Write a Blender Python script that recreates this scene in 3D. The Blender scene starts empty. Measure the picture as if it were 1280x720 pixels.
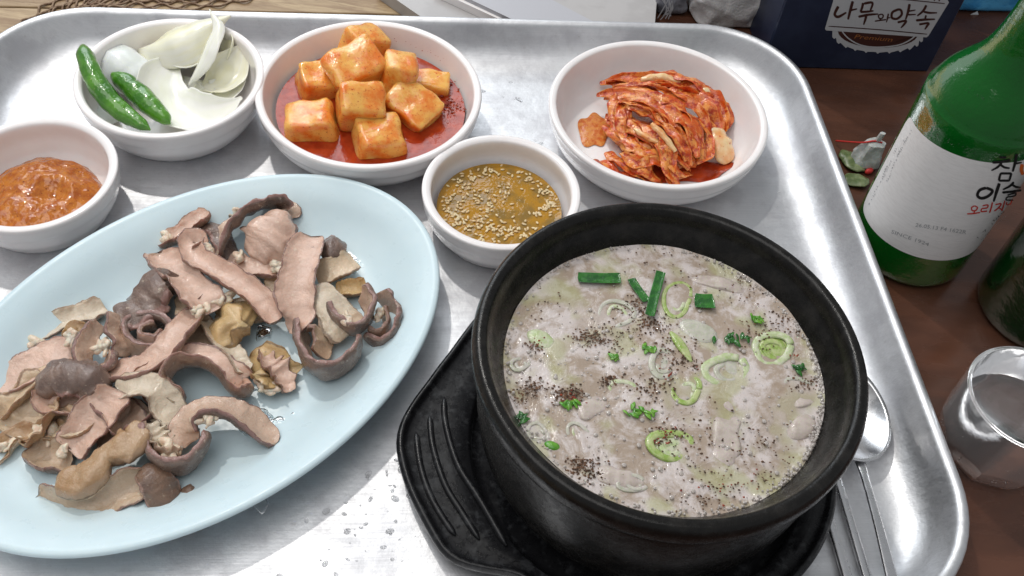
import bpy, bmesh, math, random
from math import sin, cos, pi, sqrt, radians
from mathutils import Vector, Matrix, noise

# ------------------------------------------------------------------ camera, world, lamps, exposure
SC = bpy.context.scene
COL = SC.collection
K = 0.01                                   # everything below is written in centimetres
PITCH, ROLL, CAMH, FOC = 0.8966, 0.1262, 43.2033, 1215.68
cp, sp, cr, sr = cos(PITCH), sin(PITCH), cos(ROLL), sin(ROLL)
FW = Vector((0, cp, -sp)); R0 = Vector((1, 0, 0)); U0 = Vector((0, sp, cp))
RT = R0*cr + U0*sr; UP = U0*cr - R0*sr
cam = bpy.data.cameras.new('camera'); cam.sensor_width = 36; cam.lens = FOC/1280*36
cam.clip_start = 0.01; cam.clip_end = 50
camo = bpy.data.objects.new('camera', cam); COL.objects.link(camo)
m = Matrix((RT, UP, -FW)).transposed().to_4x4(); m.translation = Vector((0, 0, CAMH*K)); camo.matrix_world = m
SC.camera = camo

W = bpy.data.worlds.new('World'); SC.world = W; W.use_nodes = True
bg = W.node_tree.nodes['Background']; bg.inputs[0].default_value = (0.93, 0.96, 1.0, 1); bg.inputs[1].default_value = 0.36

def area(name, loc, target, sx, sy, power, color, shape='RECTANGLE'):
    l = bpy.data.lights.new(name, 'AREA'); l.shape = shape; l.size = sx; l.size_y = sy; l.energy = power; l.color = color
    o = bpy.data.objects.new(name, l); COL.objects.link(o); o.location = loc
    o.rotation_euler = (Vector(target)-Vector(loc)).to_track_quat('-Z', 'Y').to_euler(); return o
TG = (0.0, 0.38, 0.02)
d = Vector((-0.40, 0.50, 1.0)).normalized()*2.2
area('window_sunlight', Vector(TG)+d, TG, 0.07, 0.07, 12, (1.0, 0.965, 0.91), 'DISK')
area('window_daylight', (-0.75, 1.75, 1.15), TG, 1.3, 0.9, 12.5, (0.88, 0.94, 1.0))
area('overhead_fill', (-0.5, 0.1, 1.7), TG, 1.6, 1.2, 12.0, (1.0, 0.98, 0.96))  # soft fill added overhead, stands for no known lamp

SC.view_settings.view_transform = 'Standard'; SC.view_settings.look = 'None'
SC.view_settings.exposure = 0.15; SC.view_settings.gamma = 1.0
SC.view_settings.use_curve_mapping = False

# ------------------------------------------------------------------ helpers
def ray(x, y): return FW + RT*((x-640)/FOC) - UP*((y-360)/FOC)
def at(x, y, z):                            # the point of the real place seen at a spot of the photo, at height z
    r = ray(x, y); s = (z-CAMH)/r.z; return Vector((0, 0, CAMH)) + r*s
def on_cyl(x, y, c, rad):                   # ... on an upright cylinder
    r = ray(x, y); ox, oy = -c[0], -c[1]
    a = r.x**2+r.y**2; b = 2*(ox*r.x+oy*r.y); q = ox*ox+oy*oy-rad*rad; D = b*b-4*a*q
    s = (-b-sqrt(max(D, 0)))/(2*a); return Vector((0, 0, CAMH)) + r*s
def on_plane(x, y, p0, n):
    r = ray(x, y); o = Vector((0, 0, CAMH)); return o + r*((p0-o).dot(n)/r.dot(n))

def rnd(seed): return random.Random(seed)
def nz(p, s=1.0, seed=0): return noise.noise(Vector((p[0]*s+seed*17.3, p[1]*s-seed*5.1, p[2]*s+seed*3.7)))

def tag(o, label=None, cat=None, group=None, kind=None):
    if label: o['label'] = label
    if cat: o['category'] = cat
    if group: o['group'] = group
    if kind: o['kind'] = kind
    return o
def empty(name, loc, label, cat, group=None):
    o = bpy.data.objects.new(name, None); COL.objects.link(o); o.empty_display_size = 0.01
    o.location = Vector(loc)*K; ORG[o.name] = Vector(loc); return tag(o, label, cat, group)
ORG = {}
def add(name, V, F, mats, parent=None, smooth=True, uv=None, zone=None, mi=None, flat_angle=None, origin=None):
    """V in world centimetres; a top-level mesh gets its origin at the middle of its base"""
    V = [Vector(v) for v in V]
    if parent is not None: org = ORG[parent.name]
    elif origin is not None: org = Vector(origin)
    else:
        xs = [v.x for v in V]; ys = [v.y for v in V]; zs = [v.z for v in V]
        org = Vector(((min(xs)+max(xs))/2, (min(ys)+max(ys))/2, min(zs)))
    me = bpy.data.meshes.new(name); me.from_pydata([tuple((v-org)*K) for v in V], [], F)
    if not isinstance(mats, (list, tuple)): mats = [mats]
    for mm in mats: me.materials.append(mm)
    if mi: me.polygons.foreach_set('material_index', mi)
    if smooth: me.polygons.foreach_set('use_smooth', [True]*len(me.polygons))
    if uv:
        l = me.uv_layers.new(name='UVMap')
        for lp in me.loops: l.data[lp.index].uv = uv[lp.vertex_index]
    if len(F) > 5 and smooth or flat_angle:
        bm = bmesh.new(); bm.from_mesh(me); bmesh.ops.recalc_face_normals(bm, faces=bm.faces)
        if any(e.is_boundary for e in bm.edges) and sum(f.normal.z*f.calc_area() for f in bm.faces) < 0: bmesh.ops.reverse_faces(bm, faces=bm.faces)
        bm.to_mesh(me); bm.free()
    if zone:
        a = me.attributes.new('zone', 'FLOAT', 'POINT'); a.data.foreach_set('value', zone)
    me.update(); me.validate()
    if flat_angle: me.set_sharp_from_angle(angle=radians(flat_angle))
    o = bpy.data.objects.new(name, me); COL.objects.link(o)
    if parent is not None: o.parent = parent
    else: o.location = org*K
    ORG[o.name] = org
    return o

# ---- materials
def mat(name, base, rough=0.4, metal=0.0, spec=0.5, sss=0, sssr=(1, .5, .3), ssss=0.003, coat=0, trans=0, ior=1.45, alpha=None, emit=None):
    m = bpy.data.materials.new(name); m.use_nodes = True; b = m.node_tree.nodes['Principled BSDF']; I = b.inputs
    I['Base Color'].default_value = (*base, 1); I['Roughness'].default_value = rough; I['Metallic'].default_value = metal
    I['Specular IOR Level'].default_value = spec; I['Subsurface Weight'].default_value = sss; I['Subsurface Radius'].default_value = sssr
    I['Subsurface Scale'].default_value = ssss; I['Coat Weight'].default_value = coat; I['Coat Roughness'].default_value = 0.08
    I['Transmission Weight'].default_value = trans; I['IOR'].default_value = ior
    return m
class G:
    """small node-graph writer for one material"""
    def __init__(s, m, coords='Object', scale=100.0, stretch=(1, 1, 1), rot=0):
        s.m = m; s.t = m.node_tree; s.b = s.t.nodes['Principled BSDF']
        tc = s.t.nodes.new('ShaderNodeTexCoord'); mp = s.t.nodes.new('ShaderNodeMapping')
        s.t.links.new(tc.outputs[coords], mp.inputs[0]); mp.inputs['Scale'].default_value = [scale*k for k in stretch]
        mp.inputs['Rotation'].default_value = (0, 0, rot); s.c = mp.outputs[0]
    def n(s, k): return s.t.nodes.new(k)
    def L(s, a, b): s.t.links.new(a, b)
    def noise(s, sc, detail=3, rough=.55, dist=0, c=None):
        n = s.n('ShaderNodeTexNoise'); n.inputs['Scale'].default_value = sc; n.inputs['Detail'].default_value = detail
        n.inputs['Roughness'].default_value = rough; n.inputs['Distortion'].default_value = dist; s.L(c or s.c, n.inputs[0]); return n.outputs[0]
    def vor(s, sc, out='Distance', feat='F1', rand=1, c=None):
        n = s.n('ShaderNodeTexVoronoi'); n.feature = feat; n.inputs['Scale'].default_value = sc; n.inputs['Randomness'].default_value = rand
        s.L(c or s.c, n.inputs[0]); return n.outputs[out]
    def ramp(s, f, lo, hi, a=0.0, b=1.0):
        n = s.n('ShaderNodeMapRange'); n.clamp = True; n.interpolation_type = 'SMOOTHSTEP'
        for i, v in zip((1, 2, 3, 4), (lo, hi, a, b)): n.inputs[i].default_value = v
        s.L(f, n.inputs[0]); return n.outputs[0]
    def mix(s, f, a, b):
        n = s.n('ShaderNodeMix'); n.data_type = 'RGBA'
        for sock, v in ((n.inputs[0], f), (n.inputs[6], a), (n.inputs[7], b)):
            if isinstance(v, (tuple, list)): sock.default_value = (*v, 1)
            elif isinstance(v, (int, float)): sock.default_value = v
            else: s.L(v, sock)
        return n.outputs[2]
    def math(s, op, a, b=0):
        n = s.n('ShaderNodeMath'); n.operation = op; n.use_clamp = False
        for sock, v in ((n.inputs[0], a), (n.inputs[1], b)):
            if isinstance(v, (int, float)): sock.default_value = v
            else: s.L(v, sock)
        return n.outputs[0]
    def attr(s, name='zone'):
        n = s.n('ShaderNodeAttribute'); n.attribute_name = name; return n.outputs['Fac']
    def color(s, x): s.L(x, s.b.inputs['Base Color']); return s
    def rough(s, x): s.L(x, s.b.inputs['Roughness']); return s
    def bump(s, h, dist, strength=1.0):
        n = s.n('ShaderNodeBump'); n.inputs['Distance'].default_value = dist*K; n.inputs['Strength'].default_value = strength
        if getattr(s, 'lb', None): s.L(s.lb, n.inputs['Normal'])
        s.L(h, n.inputs['Height']); s.lb = n.outputs[0]; s.L(s.lb, s.b.inputs['Normal'])
        if s.b.inputs['Coat Weight'].default_value > 0: s.L(s.lb, s.b.inputs['Coat Normal'])
        return s

def simple(name, a, b, sc, rough, lo=.4, hi=.6, bsc=None, bd=.01, **kw):
    m = mat(name, a, rough, **kw); g = G(m); g.color(g.mix(g.ramp(g.noise(sc), lo, hi), a, b))
    if bsc: g.bump(g.noise(bsc), bd)
    return m

MT = {}
# brushed, worn aluminium
m = MT['aluminium'] = mat('worn_aluminium', (.78, .79, .80), .34, metal=1.0); g = G(m, rot=radians(-9))
mp2 = g.n('ShaderNodeMapping'); g.L(g.c, mp2.inputs[0]); mp2.inputs['Scale'].default_value = (.25, 14, 3)
br = g.noise(1.0, 3, .6, c=mp2.outputs[0]); sp1 = g.noise(.35, 5, .65); sp2 = g.noise(5, 4, .7); fine = g.vor(2.2)
stain = g.ramp(sp1, .42, .66)
c1 = g.mix(stain, (.70, .705, .72), (.56, .56, .58)); c1 = g.mix(g.ramp(br, .35, .65, 0, .22), c1, (.56, .57, .58))
c1 = g.mix(g.ramp(g.noise(1.1, 6, .8), .56, .72, 0, .45), c1, (.45, .44, .44)); c1 = g.mix(g.ramp(sp2, .66, .74, 0, .45), c1, (.34, .31, .29)); g.color(c1)
g.rough(g.math('ADD', g.ramp(sp1, .3, .7, .39, .50), g.ramp(br, .3, .7, 0, .10)))
g.bump(br, .0035); g.bump(sp1, .05); g.bump(sp2, .003)
# white glazed melamine dishes
m = MT['white_dish'] = mat('white_melamine', (.82, .77, .76), .22, sss=.12, sssr=(1, .8, .7), ssss=.002, coat=.3); g = G(m)
g.color(g.mix(g.ramp(g.noise(.6, 4), .4, .7, 0, 1), (.88, .845, .835), (.85, .80, .79))); g.bump(g.noise(.8), .008)
m = MT['blue_plate'] = mat('pale_blue_melamine', (.56, .70, .75), .30, sss=.12, sssr=(.6, .8, 1), ssss=.002, coat=0, spec=.4); g = G(m)
g.color(g.mix(g.ramp(g.noise(.25, 3), .35, .7), (.62, .745, .785), (.58, .71, .755))); g.bump(g.noise(.5), .012)
g.rough(g.ramp(g.noise(1.2, 4), .35, .7, .27, .40))
# black stoneware
m = MT['stoneware'] = mat('black_stoneware', (.012, .011, .010), .33, spec=.32); g = G(m)
g.color(g.mix(g.ramp(g.noise(1.3, 5, .6), .42, .7), (.006, .0055, .005), (.015, .0135, .012)))
g.rough(g.math('ADD', g.ramp(g.noise(2.2, 5, .65), .35, .7, .17, .34), g.ramp(g.noise(25, 2), .5, .8, 0, .10))); g.bump(g.noise(22, 2), .006); g.bump(g.noise(1.5), .03)
m = MT['holder'] = mat('black_resin', (.013, .013, .014), .28, spec=.38); g = G(m)
wear = g.ramp(g.noise(1.6, 6, .72), .50, .66)
g.color(g.mix(wear, (.008, .008, .009), (.030, .031, .033))); g.rough(g.math('ADD', g.ramp(g.noise(2.5, 5, .7), .3, .7, .20, .42), 0.0))
g.bump(g.noise(6, 5, .7), .010)
MT['steel'] = mat('stainless_steel', (.62, .62, .63), .24, metal=1.0); g = G(MT['steel']); g.bump(g.noise(.5), .01); g.rough(g.ramp(g.noise(1.5, 3), .3, .7, .20, .32))
# table tops
m = MT['table'] = mat('brown_lacquered_table', (.085, .030, .017), .20, spec=.45); g = G(m, stretch=(.35, 1, 1))
g.color(g.mix(g.ramp(g.noise(.35, 5, .6), .35, .7), (.068, .029, .018), (.112, .046, .027))); g.rough(g.ramp(g.noise(.8, 5), .35, .7, .18, .42)); g.bump(g.noise(.15), .02)
m = MT['plank'] = mat('light_oak', (.42, .29, .16), .5); g = G(m, stretch=(.12, 1, 1), rot=radians(-8))
w = g.noise(1.6, 6, .65, 1.0); w2 = g.noise(6, 4, .7)
cc = g.mix(g.ramp(w, .35, .65), (.45, .33, .19), (.26, .165, .085)); g.color(g.mix(g.ramp(w2, .5, .75, 0, .6), cc, (.15, .09, .045))); g.bump(w2, .02)
MT['cord'] = simple('brown_cord', (.17, .10, .06), (.30, .21, .14), 3, .8, bsc=10)

# ---- generic builders
def ring_faces(n, m_, close_u=True):
    F = []
    for i in range(m_-1):
        for j in range(n if close_u else n-1):
            a = i*n+j; b = i*n+(j+1) % n; F.append((a, b, b+n, a+n))
    return F
def lathe(name, prof, c, mats, parent=None, n=96, closed=False, wob=0, mi=None, cap_end=False, **kw):
    """prof: list of (radius, z)"""
    V = []; F = []
    for (r, z) in prof:
        for j in range(n):
            a = 2*pi*j/n; rr = r*(1+wob*sin(2*a+z)); V.append((c[0]+rr*cos(a), c[1]+rr*sin(a), c[2]+z))
    m_ = len(prof); F = [(a, b, c_, d_) for (a, b, c_, d_) in ring_faces(n, m_)]
    if closed:
        for j in range(n): F.append(((m_-1)*n+j, (m_-1)*n+(j+1) % n, (j+1) % n, j))
    elif prof[0][0] > 0.001: F.append(tuple(reversed(range(n))))
    if not closed and cap_end: F.append(tuple((m_-1)*n+j for j in range(n)))
    return add(name, V, F, mats, parent, **kw)
def smooth_prof(P, k=4):
    out = []
    for i in range(len(P)-1):
        p0 = P[max(i-1, 0)]; p1 = P[i]; p2 = P[i+1]; p3 = P[min(i+2, len(P)-1)]
        for s in range(k):
            t = s/k
            out.append(tuple(.5*((2*b)+(-a+c)*t+(2*a-5*b+4*c-d_)*t*t+(-a+3*b-3*c+d_)*t**3) for a, b, c, d_ in zip(p0, p1, p2, p3)))
    out.append(tuple(P[-1])); return out
def catmull(P, n):
    segs = smooth_prof([tuple(p) for p in P], 12)
    L = [0]
    for a, b in zip(segs, segs[1:]): L.append(L[-1]+max(1e-6, sqrt(sum((x-y)**2 for x, y in zip(a[:3], b[:3])))))
    out = []; j = 0
    for i in range(n):
        s = L[-1]*i/(n-1)
        while j < len(L)-2 and L[j+1] < s: j += 1
        t = (s-L[j])/(L[j+1]-L[j]); out.append(tuple(a+(b-a)*t for a, b in zip(segs[j], segs[j+1])))
    return out
def sweep(P, n=40, na=18, taper=(1, 1), sq=.75, cup=0, ruffle=0, rfreq=2.0, wob=.06, seed=0, leaf=False, endk=.25):
    """P: control points (x,y,z,width,thickness,tilt degrees). Returns V,F,uv,zone. zone 0 = skin side, 1 = inner side"""
    C = catmull(P, n); V = []; uv = []; zn = []
    pts = [Vector(c[:3]) for c in C]; prevS = None
    for i, c in enumerate(C):
        T = (pts[min(i+1, n-1)]-pts[max(i-1, 0)]).normalized()
        S = T.cross(Vector((0, 0, 1)))
        S = S.normalized() if S.length > 1e-3 else (prevS or Vector((1, 0, 0)))
        prevS = S; N0 = S.cross(T).normalized(); tl = radians(c[5])
        Wd = S*cos(tl)+N0*sin(tl); N = Wd.cross(T).normalized()
        if tl == 0 and N.z < 0: N = -N
        u = i/(n-1); e = 1.0
        k0 = min(1, u/endk) if taper[0] < 1 else 1; k1 = min(1, (1-u)/endk) if taper[1] < 1 else 1
        e = (taper[0]+(1-taper[0])*sin(k0*pi/2)) * (taper[1]+(1-taper[1])*sin(k1*pi/2))
        if leaf: e *= sin(pi*min(max(u, .02), .98))**.6
        w = c[3]*e; t = c[4]*(e**.5)
        for j in range(na):
            a = 2*pi*j/na; ca, sa = cos(a), sin(a)
            x = math.copysign(abs(ca)**sq, ca); y = math.copysign(abs(sa)**sq, sa)
            p = pts[i]+Wd*(x*w/2)+N*(y*t/2) + N*(cup*w*(x*x-.5))
            if ruffle: p += N*(ruffle*sin(rfreq*u*2*pi+seed+(1.3 if x > 0 else 0))*abs(x)**1.5)
            if wob:
                q = p*1.3; p += Vector((nz(q, 1, seed), nz(q, 1, seed+9), nz(q, 1, seed+5)))*wob*w + N*(nz(p, 4, seed+2)*wob*.35*min(w, 1))
            V.append(p); uv.append((u*4, j/na)); zn.append(.5+.5*y*(1-max(0, abs(x)-.74)/.26 if y > 0 else 1))
    F = ring_faces(na, n); 
    for (base, rev, i0) in ((0, True, 0), ((n-1)*na, False, n-1)):
        ctr = pts[i0]; T = (pts[1]-pts[0]).normalized()*-1 if rev else (pts[-1]-pts[-2]).normalized()
        V.append(sum((Vector(V[base+j]) for j in range(na)), Vector())/na + T*.04); uv.append((0, .5)); zn.append(.5); k = len(V)-1
        for j in range(na):
            a, b = base+j, base+(j+1) % na; F.append((b, a, k) if rev else (a, b, k))
    return V, F, uv, zn
def tube(P, n=30, na=10, **kw):
    """P: (x,y,z,radius)"""
    return sweep([(p[0], p[1], p[2], 2*p[3], 2*p[3], 0) for p in P], n=n, na=na, sq=1.0, wob=kw.pop('wob', 0), **kw)
def box(p0, sx, sy, sz, ang=0, bev=0.0):
    """box with bevelled edges; p0 = middle of the base"""
    V = []; b = bev; ca, sa = cos(ang), sin(ang)
    lv = [(0, b), (b, 0), (sz-b, 0), (sz, b)] if b else [(0, 0), (sz, 0)]
    for z, ins in lv:
        hx, hy = sx/2-ins, sy/2-ins
        q = [(-hx+b, -hy), (hx-b, -hy), (hx, -hy+b), (hx, hy-b), (hx-b, hy), (-hx+b, hy), (-hx, hy-b), (-hx, -hy+b)] if b else [(-hx, -hy), (hx, -hy), (hx, hy), (-hx, hy)]
        for x, y in q: V.append((p0[0]+x*ca-y*sa, p0[1]+x*sa+y*ca, p0[2]+z))
    n = 8 if b else 4; F = ring_faces(n, len(lv)); F.append(tuple(reversed(range(n)))); F.append(tuple((len(lv)-1)*n+j for j in range(n)))
    return V, F
def merge(parts):
    V = []; F = []
    for v, f in parts:
        k = len(V); V += v; F += [tuple(i+k for i in q) for q in f]
    return V, F
ICO = None
def blob(c, r, rot=0, n=8, m_=5, flat=1.0, seed=0, wob=0, tiltv=0):
    """squashed rounded lump; r = (rx, ry, rz)"""
    V = []; ca, sa = cos(rot), sin(rot)
    for i in range(m_+1):
        th = pi*i/m_
        for j in range(n):
            a = 2*pi*j/n; x = r[0]*sin(th)*cos(a); y = r[1]*sin(th)*sin(a); z = r[2]*cos(th)
            k = 1+wob*nz((x*2+c[0], y*2+c[1], z*2), 1.5, seed) if wob else 1
            x *= k; y *= k; z *= k
            V.append(Vector((c[0]+x*ca-y*sa, c[1]+x*sa+y*ca, c[2]+z+tiltv*x)))
    F = []
    for i in range(m_):
        for j in range(n):
            a = i*n+j; b = i*n+(j+1) % n; F.append((b, a, a+n, b+n))
    return V, F

# ------------------------------------------------------------------ setting: table tops
T0 = -0.2
V = [(-8.5, -60, T0), (150, -60, T0), (150, 170, T0), (-8.5, 170, T0), (-8.5, -60, T0-3), (150, -60, T0-3), (150, 170, T0-3), (-8.5, 170, T0-3)]
tag(add('table_top', V, [(0, 1, 2, 3), (0, 4, 5, 1), (1, 5, 6, 2), (2, 6, 7, 3), (3, 7, 4, 0)], MT['table'], smooth=False), kind='structure')
wood = tag(add('wooden_table_top', *box((-80, 55, T0-3), 142, 230, 2.3), MT['plank'], smooth=False), kind='structure')
R_ = rnd(4)
ang = radians(9)
for i in range(9):
    cy = 41+i*6.9                      # boards run across, seams turned a little like the tray
    L_ = 60; cx = -3.0-L_/2*cos(ang)
    v, f = box((cx, cy-L_/2*sin(ang)+14.4, T0-.7), L_, 6.72, .7-.02*(i % 2), ang, .06)
    v = [(min(x, -8.6), y, z) for x, y, z in v]
    add('plank', v, f, MT['plank'], wood, smooth=False)

# brown netting lying across the boards behind the tray corner
net = empty('netting', at(60, 45, T0), 'brown knotted string netting on the wooden boards behind the tray corner', 'netting')
tracks = [[(-22, 128), (0, 92), (40, 52), (90, 14), (150, -25)], [(-30, 110), (0, 74), (36, 40), (78, 6), (120, -25)], [(100, 18), (160, 3), (235, 4), (330, -12)], [(110, 6), (165, -6), (240, -8), (330, -25)]]
for ti, tr in enumerate(tracks):
    base = [at(x, y, T0) for x, y in tr]
    for s in range(5):
        P = []
        C = catmull([tuple(p) for p in base], 40)
        for i, c in enumerate(C):
            t = Vector(C[min(i+1, 39)])-Vector(C[max(i-1, 0)]); nrm = Vector((-t.y, t.x, 0)).normalized()
            off = (s-2)*.42+.22*(1 if s % 2 else -1)*sin(i*1.15)
            p = Vector(c)+nrm*off; P.append((p.x, p.y, T0+.09+.05*sin(i*1.15+s), .075))
        V, F, uv, zn = tube(P, n=80, na=6); o = add('cord', V, F, MT['cord'], net)

# ------------------------------------------------------------------ tray
TA = 0.1615; eA = Vector((cos(TA), sin(TA))); eB = Vector((-sin(TA), cos(TA)))
A0, A1, B0, B1 = -27.2, 26.3, 13.7, 55.65
def tray_pt(a, b, z): q = eA*a+eB*b; return Vector((q.x, q.y, z))
def rrect(ins, R, n=14):
    out = []; r = max(R-ins, .5); x0, x1, y0, y1 = A0+ins, A1-ins, B0+ins, B1-ins
    for cx, cy, a0 in ((x1-r, y1-r, 0), (x0+r, y1-r, 90), (x0+r, y0+r, 180), (x1-r, y0+r, 270)):
        for k in range(n+1):
            a = radians(a0+90*k/n); out.append((cx+r*cos(a), cy+r*sin(a)))
        # straight edge subdivision
    res = []
    for i, p in enumerate(out):
        q = out[(i+1) % len(out)]; res.append(p); dd = sqrt((p[0]-q[0])**2+(p[1]-q[1])**2)
        if dd > 3:
            for k in range(1, 14): res.append((p[0]+(q[0]-p[0])*k/14, p[1]+(q[1]-p[1])*k/14))
    return res
prof = [(3.3, -.02), (2.6, .06), (1.75, .42), (1.15, 1.1), (.75, 1.9), (.52, 2.25), (.30, 2.18), (.08, 2.2), (0, 2.36), (.05, 2.52), (.22, 2.62), (.42, 2.60), (.62, 2.44), (.85, 1.95), (1.22, 1.15), (1.8, .55), (2.5, .24), (3.2, .14), (3.9, .15), (6, .15), (10, .15), (15, .14)]
prof = smooth_prof(prof, 3)
V = []; n_ = None
for ins, z in prof:
    q = rrect(ins, 6.6); n_ = len(q)
    for a, b in q:
        w = .035*nz((a*.12, b*.12, 0), 1, 3) if z > .1 else 0
        V.append(tray_pt(a, b, z+w*(1 if z > .4 else .6)))
F = ring_faces(n_, len(prof)); F.append(tuple(range((len(prof)-1)*n_, len(prof)*n_))); F.append(tuple(reversed(range(n_))))
tray = add('serving_tray', V, F, MT['aluminium'], flat_angle=50)
tag(tray, 'large worn aluminium serving tray with rolled rim holding the whole meal', 'tray')
FL = 0.15                                    # height of the tray's floor

# ------------------------------------------------------------------ white dishes
def dish(name, c, R, H, label, group='round white side dishes on the tray'):
    s = R/6.9; P = [(.72*R, 0), (.76*R, 0), (.78*R, .12), (.84*R, .55), (.93*R, H*.42), (.965*R, H*.62), (.985*R, H*.72), (.992*R, H*.86), (R, H*.93), (R*.992, H*.985), (R-.22, H), (R-.45, H*.975), (R-.55, H*.90),
       (.885*R, H*.62), (.85*R, H*.42), (.80*R, H*.27), (.70*R, .42), (.55*R, .36), (.2*R, .34), (.001, .34)]
    o = lathe(name, smooth_prof(P, 4), (c[0], c[1], FL), MT['white_dish'], n=128)
    return tag(o, label, 'bowl', group)
cA = (-22.32, 45.04); cB = (-10.25, 46.06); cC = (7.71, 47.6); cD = (-1.30, 39.12); cE = (-27.11, 35.95)
HB = 3.15
dish('side_dish_bowl', cA, 5.62, 3.2, 'white side dish bowl holding green chillies and onion, at the tray corner')
dish('side_dish_bowl', cB, 6.93, HB, 'white bowl holding orange cubed radish kimchi in red juice')
dish('side_dish_bowl', cC, 6.93, HB, 'white bowl holding the pile of red cabbage kimchi')
dish('sauce_bowl', cD, 4.57, 3.0, 'small white bowl of amber dipping sauce with sesame seeds')
dish('sauce_bowl', cE, 4.50, 3.0, 'small white bowl of orange brown soybean paste at the left edge')

# ------------------------------------------------------------------ oval plate
PC = Vector((-15.09, 27.01)); PA, PB, PD = 13.56, 9.50, radians(51.02)
pd1 = Vector((cos(PD), sin(PD))); pd2 = Vector((-sin(PD), cos(PD)))
pp = [(4.2, 0), (3.9, 0), (3.75, .12), (3.2, .55), (1.9, 1.25), (.8, 1.78), (.25, 2.02), (.02, 2.16), (0, 2.26), (.10, 2.36), (.30, 2.38), (.6, 2.28), (1.0, 2.12), (1.5, 1.85), (2.3, 1.30), (3.0, .92), (3.6, .70), (4.3, .60), (5.5, .56), (7.5, .54), (9.49, .54)]
pp = smooth_prof(pp, 4); V = []; n_ = 128
for ins, z in pp:
    for j in range(n_):
        a = 2*pi*j/n_; i4 = min(ins, 4.3); k = 1-max(0, ins-4.3)/5.2; q = PC+pd1*((PA-i4)*k*cos(a))+pd2*((PB-i4)*k*sin(a)); V.append((q.x, q.y, FL+z))
F = [(b, a, d_, c_) for (a, b, c_, d_) in ring_faces(n_, len(pp))]; F = ring_faces(n_, len(pp)); F.append(tuple(range((len(pp)-1)*n_, len(pp)*n_))); F.append(tuple(reversed(range(n_))))
tag(add('oval_plate', V, F, MT['blue_plate']), 'large oval pale blue plate piled with sliced boiled offal', 'plate')

# ------------------------------------------------------------------ stone pot on its holder
PX, PY = 7.14, 24.92; HZ = FL+.0
OUT = [at(x, y, 1.3+HZ) for x, y in [(603, 386), (580, 415), (562, 440), (535, 476), (512, 506), (499, 530), (495, 552), (500, 580), (510, 612), (524, 640), (540, 670), (555, 694), (572, 705), (600, 711), (650, 717)]]
pts = [(p.x-PX, p.y-PY) for p in OUT]
ring = []
N_ = 160
def hold_r(th):
    # outline radius about the pot axis: disc of 9.6 with one ear on the left and one hidden behind right
    best = 9.35+.55*max(0, cos(th-radians(-5)))**2
    for k in range(len(pts)-1):
        a0 = math.atan2(pts[k][1], pts[k][0]) % (2*pi); a1 = math.atan2(pts[k+1][1], pts[k+1][0]) % (2*pi)
        if min(a0, a1) <= th <= max(a0, a1) and abs(a0-a1) < 1:
            t = (th-a0)/(a1-a0) if a1 != a0 else 0
            r = sqrt(pts[k][0]**2+pts[k][1]**2)*(1-t)+sqrt(pts[k+1][0]**2+pts[k+1][1]**2)*t; best = max(best, r)
    return best
rr_ = [hold_r(2*pi*j/N_) for j in range(N_)]
for _ in range(2): rr_ = [(rr_[j-1]+2*rr_[j]+rr_[(j+1) % N_])/4 for j in range(N_)]
hold = empty('pot_holder', (PX, PY, HZ), 'black resin pot holder with ribbed ear under the stone pot', 'pot holder')
hp = [(-1.6, 0), (-1.1, 0), (-.35, .35), (0, .95), (.02, 1.2), (-.10, 1.36), (-.26, 1.36), (-.36, 1.22), (-.5, 1.08), (-.9, 1.02)]
V = []; 
for dr, z in smooth_prof(hp, 3):
    for j in range(N_):
        a = 2*pi*j/N_; r = rr_[j]+dr; V.append((PX+r*cos(a), PY+r*sin(a), HZ+z))
k0 = len(smooth_prof(hp, 3))
for r, z, bl in [(8.9, 1.0, .6), (8.45, .98, 1), (8.3, .8, 1), (8.2, .35, 1), (7.8, .22, 1), (3, .2, 1), (.01, .2, 1)]:
    for j in range(N_):
        a = 2*pi*j/N_; rx = r*bl+(min(rr_[j]-.95, r+1.5))*(1-bl) if bl < 1 else r
        V.append((PX+rx*cos(a), PY+rx*sin(a), HZ+z))
F = ring_faces(N_, k0+7); F.append(tuple(reversed(range(N_))))
add('base', V, F, MT['holder'], hold, flat_angle=60)
for pl in [[(555, 497), (557, 530), (572, 580), (600, 625), (633, 682)], [(537, 520), (541, 558), (556, 605), (577, 640), (599, 674)], [(520, 541), (525, 580), (536, 615), (552, 645), (569, 669)]]:
    P = [(*at(x, y, HZ+1.04), .17) for x, y in pl]
    V, F, uv, zn = tube(P, n=36, na=10, taper=(.3, .3), endk=.06); add('rib', V, F, MT['holder'], hold)
pot = empty('stone_pot', (PX, PY, HZ+.25), 'black stoneware pot full of steaming milky pork soup', 'pot')
RZ = 9.5
bp = [(5.9, .3), (6.3, .3), (6.7, .55), (7.35, 1.5), (7.9, 3), (8.18, 5), (8.22, 7.4), (8.2, 7.9), (8.34, 8.1), (8.56, 8.35), (8.62, 8.8), (8.60, 9.15), (8.46, 9.42), (8.30, 9.5), (8.12, 9.48), (7.98, 9.38), (7.86, 9.15), (7.74, 8.8), (7.42, 8.3), (7.12, 7.7), (6.95, 7.1), (6.7, 5), (5.6, 3), (3, 2), (.01, 1.9)]
lathe('pot_body', smooth_prof(bp, 4), (PX, PY, 0), MT['stoneware'], pot, n=144)

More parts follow.
